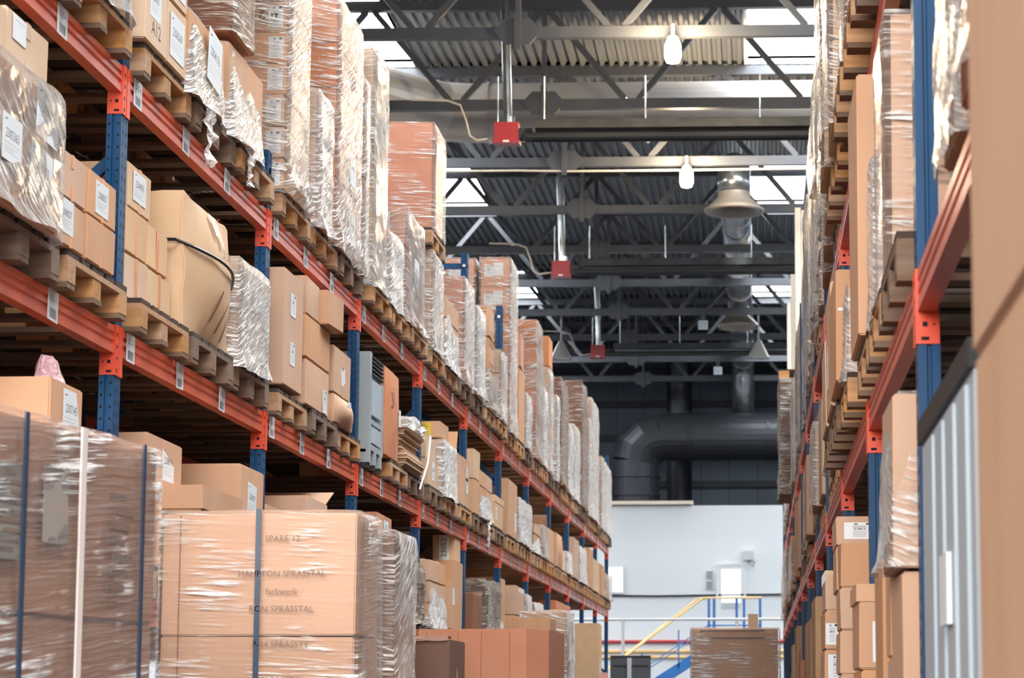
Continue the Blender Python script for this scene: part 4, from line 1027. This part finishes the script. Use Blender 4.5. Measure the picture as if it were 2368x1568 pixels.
# rear row seen through the gaps: stock of the next rack standing back to back
for n_ in range(-1, 6):
    for lv, h0 in ((3, L3), (2, L2)):
        for k in range(3):
            y = LY+n_*BAY+.54+.88*k
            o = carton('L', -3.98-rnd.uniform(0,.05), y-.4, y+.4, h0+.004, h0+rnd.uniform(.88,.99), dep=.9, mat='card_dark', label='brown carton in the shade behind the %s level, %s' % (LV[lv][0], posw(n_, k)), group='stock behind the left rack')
for n_ in range(-1, 6):
    for lv in (4, 3, 2):
        mb = MB(); mb.box(-.05, 0, .1, BAY, -.115, 0); o = mb.build('rack_beam', M['orange'], None, (-3.93, LY+n_*BAY, Z(LV[lv][1])))
        tag(o, 'orange beam of the rack behind, %s level, %s' % (LV[lv][0], between(n_)), 'rack beam', 'beams of the rack behind')
        mb = MB(); mb.box(-.05, 0, .1, BAY, -.115, 0); o = mb.build('rack_beam', M['orange'], None, (-4.93, LY+n_*BAY, Z(LV[lv][1])))
        tag(o, 'far orange beam of the rack behind, %s level, %s' % (LV[lv][0], between(n_)), 'rack beam', 'beams of the rack behind')
    for k in range(3):
        pallet('L', -3.9, LY+n_*BAY+.54+.88*k, L4, 'pallet on the rack behind, top level, %s' % posw(n_, k), far=True, group='pallets behind')
        y = LY+n_*BAY+.54+.88*k
        carton('L', -3.95, y-.4, y+.4, L4+.15, L4+1.3, dep=.9, mat='card', label='big carton on the rack behind, top level, %s' % posw(n_, k), group='stock behind the left rack')

# ------------------------------------------------------------------ foreground loads on the floor, left
t = wrapped('L', 0, 0, 1.35, -.10, .80, 'blurred wrapped stack of brown cartons with dark and white straps, nearest at the lower left', dep=.72, heights=[.36,.54], cols=1, mat='card_brown', film='film_flat', amp=.012, flare=.02, drop=.0)
t.name = 'wrapped_load'; 
def yaw_about(t, corner, ang):
    t.rotation_euler.z = ang; t.location = corner
# its far right edge stands at (-1.84, 7.0); the long side is turned 7 degrees off the aisle
c_ = math.cos(-.127); s_ = math.sin(-.127)
HD = .36
t.location = Vector((-1.88, 7.0, Z(-.13))) - Vector((HD*c_-.675*s_, HD*s_+.675*c_, 0)); t.rotation_euler.z = -.127
for (y_, mt, ww) in ((-.31,'strap',.022), (.06,'strap_white',.035), (.5,'strap',.018), (-.62,'strap',.02)):
    b = MB(); b.box(HD+.018, HD+.024, y_-ww/2, y_+ww/2, 0, .905); b.build('strap', M[mt], t)
mb = MB()
for (y_, z_, w_, h_) in ((-.5,.5,.2,.26), (-.18,.56,.16,.22)): mb.box(HD+.014, HD+.016, y_, y_+w_, z_, z_+h_, 0)
for k in range(9): mb.box(HD+.016, HD+.0175, -.48+.03*(k%3), -.36+.03*(k%4), .52+.026*k, .532+.026*k, 1)
for k in range(7): mb.box(HD+.014, HD+.0175, .26+.02*(k%3), .38+.03*(k%3), .45+.045*k, .468+.045*k, 1)
mb.build('faded_print', [M['greyprint'], M['greyink']], t)
for i, (a, b) in enumerate(((.146-CZ, -.60), (-.598, -.14))):
    me = carton_mesh(.7, 1.35, b-a, 5); me.materials.append(M['card']); o = link('carton', me, None, (t.location.x, t.location.y, Z(a))); o.rotation_euler.z = -.127
    tag(o, 'brown carton under the nearest strapped stack, %s one' % ('lower','upper')[i], 'carton')
o = pallet('L', -1.9, 6.3, -CZ, 'wooden pallet under the nearest strapped stack', far=True); o.location = (t.location.x+.57, t.location.y-.07, 0); o.rotation_euler.z = -.127
t = wrapped('L', -1.64, 9.2, 9.75, -.13, .76, 'glossy wrapped cartons with a dark vertical strap, in front of the lower left shelf', dep=.82, heights=[.38,.5], cols=1, mat='card', film='film_flat', amp=.012, flare=.015, drop=.0,
            straps=((-.0,'strap',.022),))
marks(t, 'C', (.1, -.303, .78), ['SPARE 12', '', 'HAUPTON SPRASSTAL', 'farbwerk', 'RON SPRASSTAL', '', 'P-24 SPRASSTY', '', 'W-24 SPRX'], .036, 'greyink', gap=2.0)
b = MB(); b.box(-.33, -.326, -.2782, -.2772, .0, .88); b.build('seam', M['card_dark'], t)
root = wrapped('L', -1.60, 9.85, 10.45, -.13, .73, 'crumpled film-wrapped dark load behind the glossy wrapped cartons', dep=.6, rows=1, cols=1, mat='card_dark', film='film', amp=.018, drop=.0)
for (y0, y1, x0, w_, nm) in ((9.2,9.75,-1.64,.82,'glossy wrapped cartons'), (9.85,10.45,-1.60,.6,'crumpled dark wrapped load')):
    me = carton_mesh(w_, y1-y0, Z(-.135)-.146, 5); me.materials.append(M['card']); o = link('carton', me, None, (x0-w_/2, (y0+y1)/2, .145)); tag(o, 'tall brown carton under the %s' % nm, 'carton')
    pallet('L', x0+.1, (y0+y1)/2, -CZ, 'wooden pallet under the %s' % nm, far=True)
# dark open carton, octagonal crate and the flat cartons at the bottom edge
o = carton('L', -1.50, 10.95, 11.5, -.5, .285, dep=.42, mat='card_deep', label='dark brown carton with curled torn top, in front of the octagonal crate', cat='carton', tape=[('ctape',.04,'A')])
mb = MB()
for i in range(13):
    for j in range(4):
        x_ = -.2+.4*i/12; mb.v.append((x_, -.285+.16*j/3, .785+.012+.022*noise.noise(Vector((x_*9, j*.9, 2)))-.02*(j == 0)))
for i in range(12):
    for j in range(3): mb.f.append((i*4+j, i*4+j+1, i*4+j+5, i*4+j+4)); mb.m.append(0)
mb.build('torn_flap', M['card_dark'], o, fix=False)
me = carton_mesh(.42, .55, Z(-.505), 9); me.materials.append(M['card_dark']); u_ = link('carton', me, None, (-1.71, 11.225, .0)); tag(u_, 'brown carton under the dark open carton', 'carton')
def octabin(x0, x1, y0, y1, z0, z1, label, ch=.11):
    t = thing('octagonal_crate', label, 'cardboard crate', ((x0+x1)/2, (y0+y1)/2, z0)); w, d, h = (x1-x0)/2, (y1-y0)/2, z1-z0
    out = [(-w+ch,-d),(w-ch,-d),(w,-d+ch),(w,d-ch),(w-ch,d),(-w+ch,d),(-w,d-ch),(-w,-d+ch)]
    b = MB(); q = .975
    n = 8
    vs = [(x,y,0) for x,y in out]+[(x,y,h+.006*math.sin(i*3)) for i,(x,y) in enumerate(out)]+[(x*q,y*q,h) for x,y in out]+[(x*q,y*q,.02) for x,y in out]
    fs = []
    for i in range(n):
        j = (i+1)%n; fs += [(i,j,j+n,i+n),(i+n,j+n,j+2*n,i+2*n),(i+2*n,j+2*n,j+3*n,i+3*n)]
    fs.append(tuple(range(3*n,4*n))); b.add(vs, fs); b.build('wall', M['card_rose'], t)
    b = MB()
    for x in (-w*.62, -w*.2, w*.12, w*.5): b.box(x-.0012, x+.0012, -d-.0012, -d+.002, h*.02, h*.99)
    b.build('crease', M['card_dark'], t)
    return t
octabin(-1.92, -1.125, 12.0, 13.2, Z(-.95), Z(.365), 'large orange-brown octagonal cardboard crate in front of the left rack')
octabin(-1.92, -1.125, 12.0, 13.2, .145, Z(-.952), 'lower octagonal cardboard crate under the large orange-brown one')
pallet('L', -1.0, 12.6, -CZ, 'wooden pallet under the octagonal crates', far=True)
o = carton('L', -1.0, 9.9, 10.5, -CZ+.003, .045, dep=.6, mat='card_pale', label='pale carton with open flaps at the bottom edge before the octagonal crate', flaps=[('y-', .12),('x+', .1)])
for (y0, x0, w_, h1, mt, nm) in ((17.5,-1.62,.3,.62,'card','tall brown carton standing on the floor beyond the octagonal crate'), (20.5,-1.75,.42,.78,'card','wrapped brown column of cartons standing before the left rack'), (27.5,-1.95,.3,.9,'card_pale','slim pale carton column standing before the left rack')):
    if 'wrapped' in nm:
        wrapped('L', x0, y0, y0+.9, -CZ+.15, h1, nm, dep=w_, rows=5, cols=1, film='film', amp=.03, far=True, drop=.0)
        pallet('L', x0, y0+.45, -CZ, 'pallet under the wrapped brown column before the left rack', far=True)
    else: carton('L', x0, y0, y0+.6, -CZ+.003, h1, dep=w_, mat=mt, label=nm, papers=[('A',0,.8,.1,.2,'blank','')])

# ------------------------------------------------------------------ loads of the right rack
T4, T3, T2 = RB+PH+.001, RA+PH+.001, RC+PH+.001
def rl(desc, lv, n_, k): return '%s, %s level, %s' % (desc, {4:'upper right',3:'middle right',2:'lower right'}[lv], posw(n_, k, 'right'))
def WR(lv, n_, k, y0, y1, h1, desc='film-wrapped cartons', xf=.40, h0=None, **kw):
    y0, y1 = clear_of_posts(y0, y1, RY)
    kw.setdefault('far', n_ >= 4)
    return wrapped('R', xf, y0, y1, h0 or {4:T4,3:T3,2:T2}[lv], h1, rl(desc, lv, n_, k), group='wrapped loads on the right rack', **kw)
def KR(y0, y1, h0, h1, label, xf=.40, **kw): return carton('R', xf, y0, y1, h0, h1, label=label, **kw)
for n_ in range(-1, 12):
    for lv in (4, 3):
        for k in range(3):
            if n_ == -1 and lv == 4 and k == 0: continue
            y = RY+n_*BAY+.54+.88*k
            pal('R', lv, n_, k, y, .52 if n_ < 0 else .40 if (lv == 3 and n_ < 1) else (.37 if n_ < 2 else .455)+rnd.uniform(-.02,.02), old=rnd.random() < .4)
for n_ in range(0, 3):
    for k in range(3): pal('R', 2, n_, k, RY+n_*BAY+.54+.88*k, .40)
# nearest bay: blurred stock
pallet('R', .36, 2.93, -CZ, 'wooden pallet under the blurred stack at the right edge', far=True)
KR(2.55,3.28, -1.45, .495, 'blurred tall orange-brown carton at the right edge, lower one', xf=.322, dep=.6, mat='card', papers=[('C',-.36,.86,.05,.12,'blank','')])
KR(2.55,3.28, .50, 1.9, 'blurred tall pale carton at the right edge, upper one', xf=.318, dep=.6, mat='card')
WR(3,-1,1, 4.1,5.0, 1.98, 'blurred crumpled film load', xf=.46, film='film', amp=.03, dep=.5, rows=2, mat='card_rose', drop=.05)
t = thing('cream_panel', 'blurred cream board standing behind the nearest right post', 'board', (.50, 5.7, Z(T3)))
MB().box(0, .5, -.02, .02, 0, .8).build('board', M['cream'], t)
WR(3,-1,2, 5.1,5.6, 1.98, 'blurred pale wrapped load', xf=.47, film='film_white', amp=.03, dep=.5)
t = thing('cool_box', 'tall grey metal panel unit with black rubber top edge at the lower right', 'appliance', (.44, 5.25, Z(-.195)))
MB().box(0, .5, -.72, .72, 0, .86).build('housing', M['cool'], t)
for y_ in (-.5, -.2, .1, .4): MB().box(-.008, 0, y_-.1, y_+.1, .02, .84).build('side_panel', M['cool'], t)
MB().box(-.012, .5, -.73, .73, .86, .92).build('rubber_edge', M['black'], t)
o = MB().box(0, .012, -.1, .1, 0, .16).build('paper_sleeve', M['paper'], None, (.418, 5.1, Z(.16))); tag(o, 'white paper sleeve hanging on the grey panel unit', 'paper')
# first right bay past the nearest visible post, middle level
WR(3,0,0, 7.2,7.75, 2.24, 'tall film-wrapped carton', xf=.43, rows=1, cols=1, dep=.6, film='film_flat', amp=.012, mat='card', drop=.05)
WR(3,0,1, 7.85,8.12, 1.9, 'milky film-wrapped load', xf=.42, film='film_white', amp=.02, dep=.6)
KR(8.18,8.85, T3+.002, 2.31, 'tall plain brown carton leaning out past the nearest right post', xf=.375, dep=.6, mat='card')
WR(3,1,0, 9.2,9.35, 1.72, 'hanging sheet of milky film', xf=.37, film='film_white', amp=.03, dep=.3, drop=.12, taper=.2)
KR(9.4,10.1, T3+.002, 1.80, 'leaning brown carton with number sheet, middle right level', xf=.335, dep=.5, mat='card', papers=[('C',-.42,.8,.06,.16,'ship','')])
KR(10.2,10.9, T3+.002, 1.9, 'tall brown carton with a white label, middle right level, second place past second post', xf=.34, dep=.5, mat='card', papers=[('A',.2,.4,.2,.2,'ship','')])
KR(11.0,11.65, T3+.002, 1.75, 'brown carton, middle right level, third place past the second post', xf=.34, dep=.5, mat='card_pale')
# upper level
for (n_, k, y0, y1, h1, x, fl, mt, dsc) in ((0,0,6.4,7.2,4.0,.42,'film','card','film-wrapped cartons'), (0,1,7.3,8.0,3.9,.42,'film2','card','film-wrapped cartons'), (0,2,8.2,8.9,3.7,.40,'film','card','film-wrapped cartons'),
    (1,0,9.15,9.85,3.9,.385,'film_flat','card','brown film-wrapped carton'), (1,1,10.0,10.8,4.1,.345,'film','card_pale','shiny film-wrapped cartons'), (1,2,10.9,11.6,4.2,.33,'film2','card_pale','shiny film-wrapped cartons'),
    (2,0,11.95,12.7,4.2,.385,'film','card_pale','tall shiny film-wrapped cartons'), (2,1,12.8,13.5,4.3,.40,'film_white','card','milky film-wrapped load'), (2,2,13.6,14.4,4.1,.415,'film2','card','film-wrapped cartons'),
    (3,0,14.8,15.5,4.3,.42,'film','card','brown wrapped cartons'), (3,1,15.7,16.4,4.5,.43,'film2','card','film-wrapped cartons'), (3,2,16.5,17.3,4.5,.44,'film_flat','card','film-wrapped carton stack')):
    WR(4, n_, k, y0, y1, h1, dsc, xf=x, film=fl, mat=mt, amp=.02, rows=4, dep=.5)
for (y0, y1, h1, x, fl, mt, n_, k, dsc) in ((17.6,18.6,4.6,.45,'film_white','card_pale',4,0,'tall milky wrapped load'), (18.8,20.0,4.3,.46,'film','card',4,1,'film-wrapped cartons'),
    (20.4,21.4,4.6,.47,'film2','card',5,0,'tall wrapped cartons'), (21.6,22.8,4.2,.48,'film_white','card',5,2,'milky wrapped load'), (23.3,24.3,4.0,.46,'film','card',6,0,'film-wrapped cartons'),
    (24.5,25.6,4.1,.47,'film2','card',6,2,'crumpled wrapped load'), (26.1,27.4,3.8,.46,'film_white','card_pale',7,0,'milky wrapped load'), (27.6,28.6,3.9,.45,'film','card',7,2,'film-wrapped cartons')):
    WR(4, n_, k, y0, y1, h1, dsc, xf=x, film=fl, mat=mt, amp=.04, rows=4, dep=.5)
WR(4,8,0, 29.2,30.6, 4.15, 'dark smoky wrapped load under a pallet', xf=.31, film='film_dark', mat='card_dark', amp=.05, rows=4, dep=.7)
pallet('R', .29, 29.9, 4.17, 'wooden pallet lying on top of the dark smoky wrapped load', far=True)
for (y0, y1, h1, x, n_, k) in ((31.8,33,3.7,.45,9,0),(33.2,34.4,3.9,.45,9,2),(34.7,36,3.6,.45,10,0),(36.3,37.6,3.5,.45,10,2)):
    WR(4, n_, k, y0, y1, h1, 'film-wrapped cartons', xf=x, film='film', amp=.04, rows=3, dep=.5)
mats_ = ['card','card_pale','card_rose','card']
for n_ in range(2, 12):
    for k in range(3):
        y = RY+n_*BAY+.16+.9*k; h1 = T3+rnd.uniform(.45,.92); x = .445+rnd.uniform(-.05,.03)
        if rnd.random() < .55: WR(3, n_, k, y, y+.78, h1, 'film-wrapped load', xf=x, film=rnd.choice(['film','film_white','film2']), amp=.04, rows=rnd.randint(1,3), dep=.5, far=True)
        else: KR(y, y+.78, T3+.002, h1, 'plain brown carton, middle right level, %s' % posw(n_, k, 'right'), xf=x, dep=.5, mat=rnd.choice(mats_), papers=[('C',-.3,.6,.1,.13,'blank','')])
# lower right stacks
WR(2,0,0, 6.32,6.85, .86, 'tall wrapped brown carton', xf=.375, h0=.36, film='film', amp=.018, rows=1, cols=1, dep=.5, drop=.0, taper=.12)
KR(6.32,6.85, T2+.002, .352, 'smooth brown carton under the wrapped one beside the nearest right post', xf=.405, dep=.5, mat='card')
KR(6.9,7.15, .12, .66, 'brown carton numbered 2308301 behind the tall wrapped carton, upper one', xf=.405, dep=.5, mat='card', papers=[('C',-.38,.82,.08,.13,'num','2308301')])
KR(6.9,7.15, T2+.002, .118, 'brown carton behind the tall wrapped carton, lower one', xf=.41, dep=.5, mat='card', papers=[('C',-.38,.5,.06,.1,'blank','')])
KR(7.25,7.7, T2+.002, .45, 'brown carton with upright number strip behind the stack by the nearest post', xf=.40, dep=.5, mat='card', papers=[('C',-.42,.6,.05,.2,'vert','51 5')])
KR(8.2,8.75, .10, .40, 'carton with a shallow lid and a large white sheet, right stack', xf=.365, dep=.5, mat='card', lid=.055, papers=[('C',-.26,.42,.14,.2,'form','')])
KR(8.2,8.75, T2+.002, .098, 'brown carton under the carton with the large white sheet', xf=.37, dep=.5, mat='card')
ys_ = [(9.4,9.9,.63,.75,.33,'small carton with a shipping label at the top of the second right stack',[('C',-.27,.5,.13,.07,'ship','')]),
       (9.12,9.38,.44,.62,.335,'plain brown carton on the second right stack below the labelled one',[]),
       (9.42,9.9,.44,.628,.33,'brown carton directly behind the plain one on the second right stack',[]),
       (9.12,9.6,.27,.437,.335,'brown carton with small label, third from the top of the second right stack',[('C',-.3,.5,.05,.08,'ship','')]),
       (9.12,9.6,.09,.267,.33,'brown carton with pale sheet, fourth from the top of the second right stack',[('C',-.26,.5,.06,.13,'blank','')]),
       (9.12,9.6,T2+.002,.087,.335,'lowest brown carton of the second right stack',[('C',-.3,.5,.1,.1,'blank','')]),
       (10.5,11.1,.40,.57,.315,'shiny-taped carton at the top of the third right stack',[]),
       (10.5,11.1,.22,.397,.31,'brown carton with label, second from the top of the third right stack',[('C',-.42,.4,.06,.1,'ship','')]),
       (10.5,11.1,T2+.002,.217,.305,'brown carton at the foot of the third right stack',[('C',-.36,.7,.08,.12,'ship','')])]
for (y0,y1,a,b,x,l_,pp) in ys_: KR(y0,y1,a,b,l_,xf=x,dep=.42,mat='card',papers=pp, tape=[('ctape',.05,'h')] if 'taped' in l_ else None)
for n_ in range(2, 10):
    y = RY+n_*BAY
    KR(y+.2, y+1.3, RC+.15, rnd.uniform(.2,.7), 'lower right carton, just past the %s blue post' % ORD[n_], xf=.42+rnd.uniform(-.03,.02), dep=.5, mat=rnd.choice(mats_), papers=[('C',-.3,.6,.12,.16,'blank','')])
    KR(y+1.4, y+2.5, RC+.15, rnd.uniform(.1,.8), 'lower right carton, second past the %s blue post' % ORD[n_], xf=.42+rnd.uniform(-.03,.02), dep=.5, mat=rnd.choice(mats_))
for n_ in range(3, 10):
    for k in (0, 2): pal('R', 2, n_, k, RY+n_*BAY+.54+.88*k, .43)
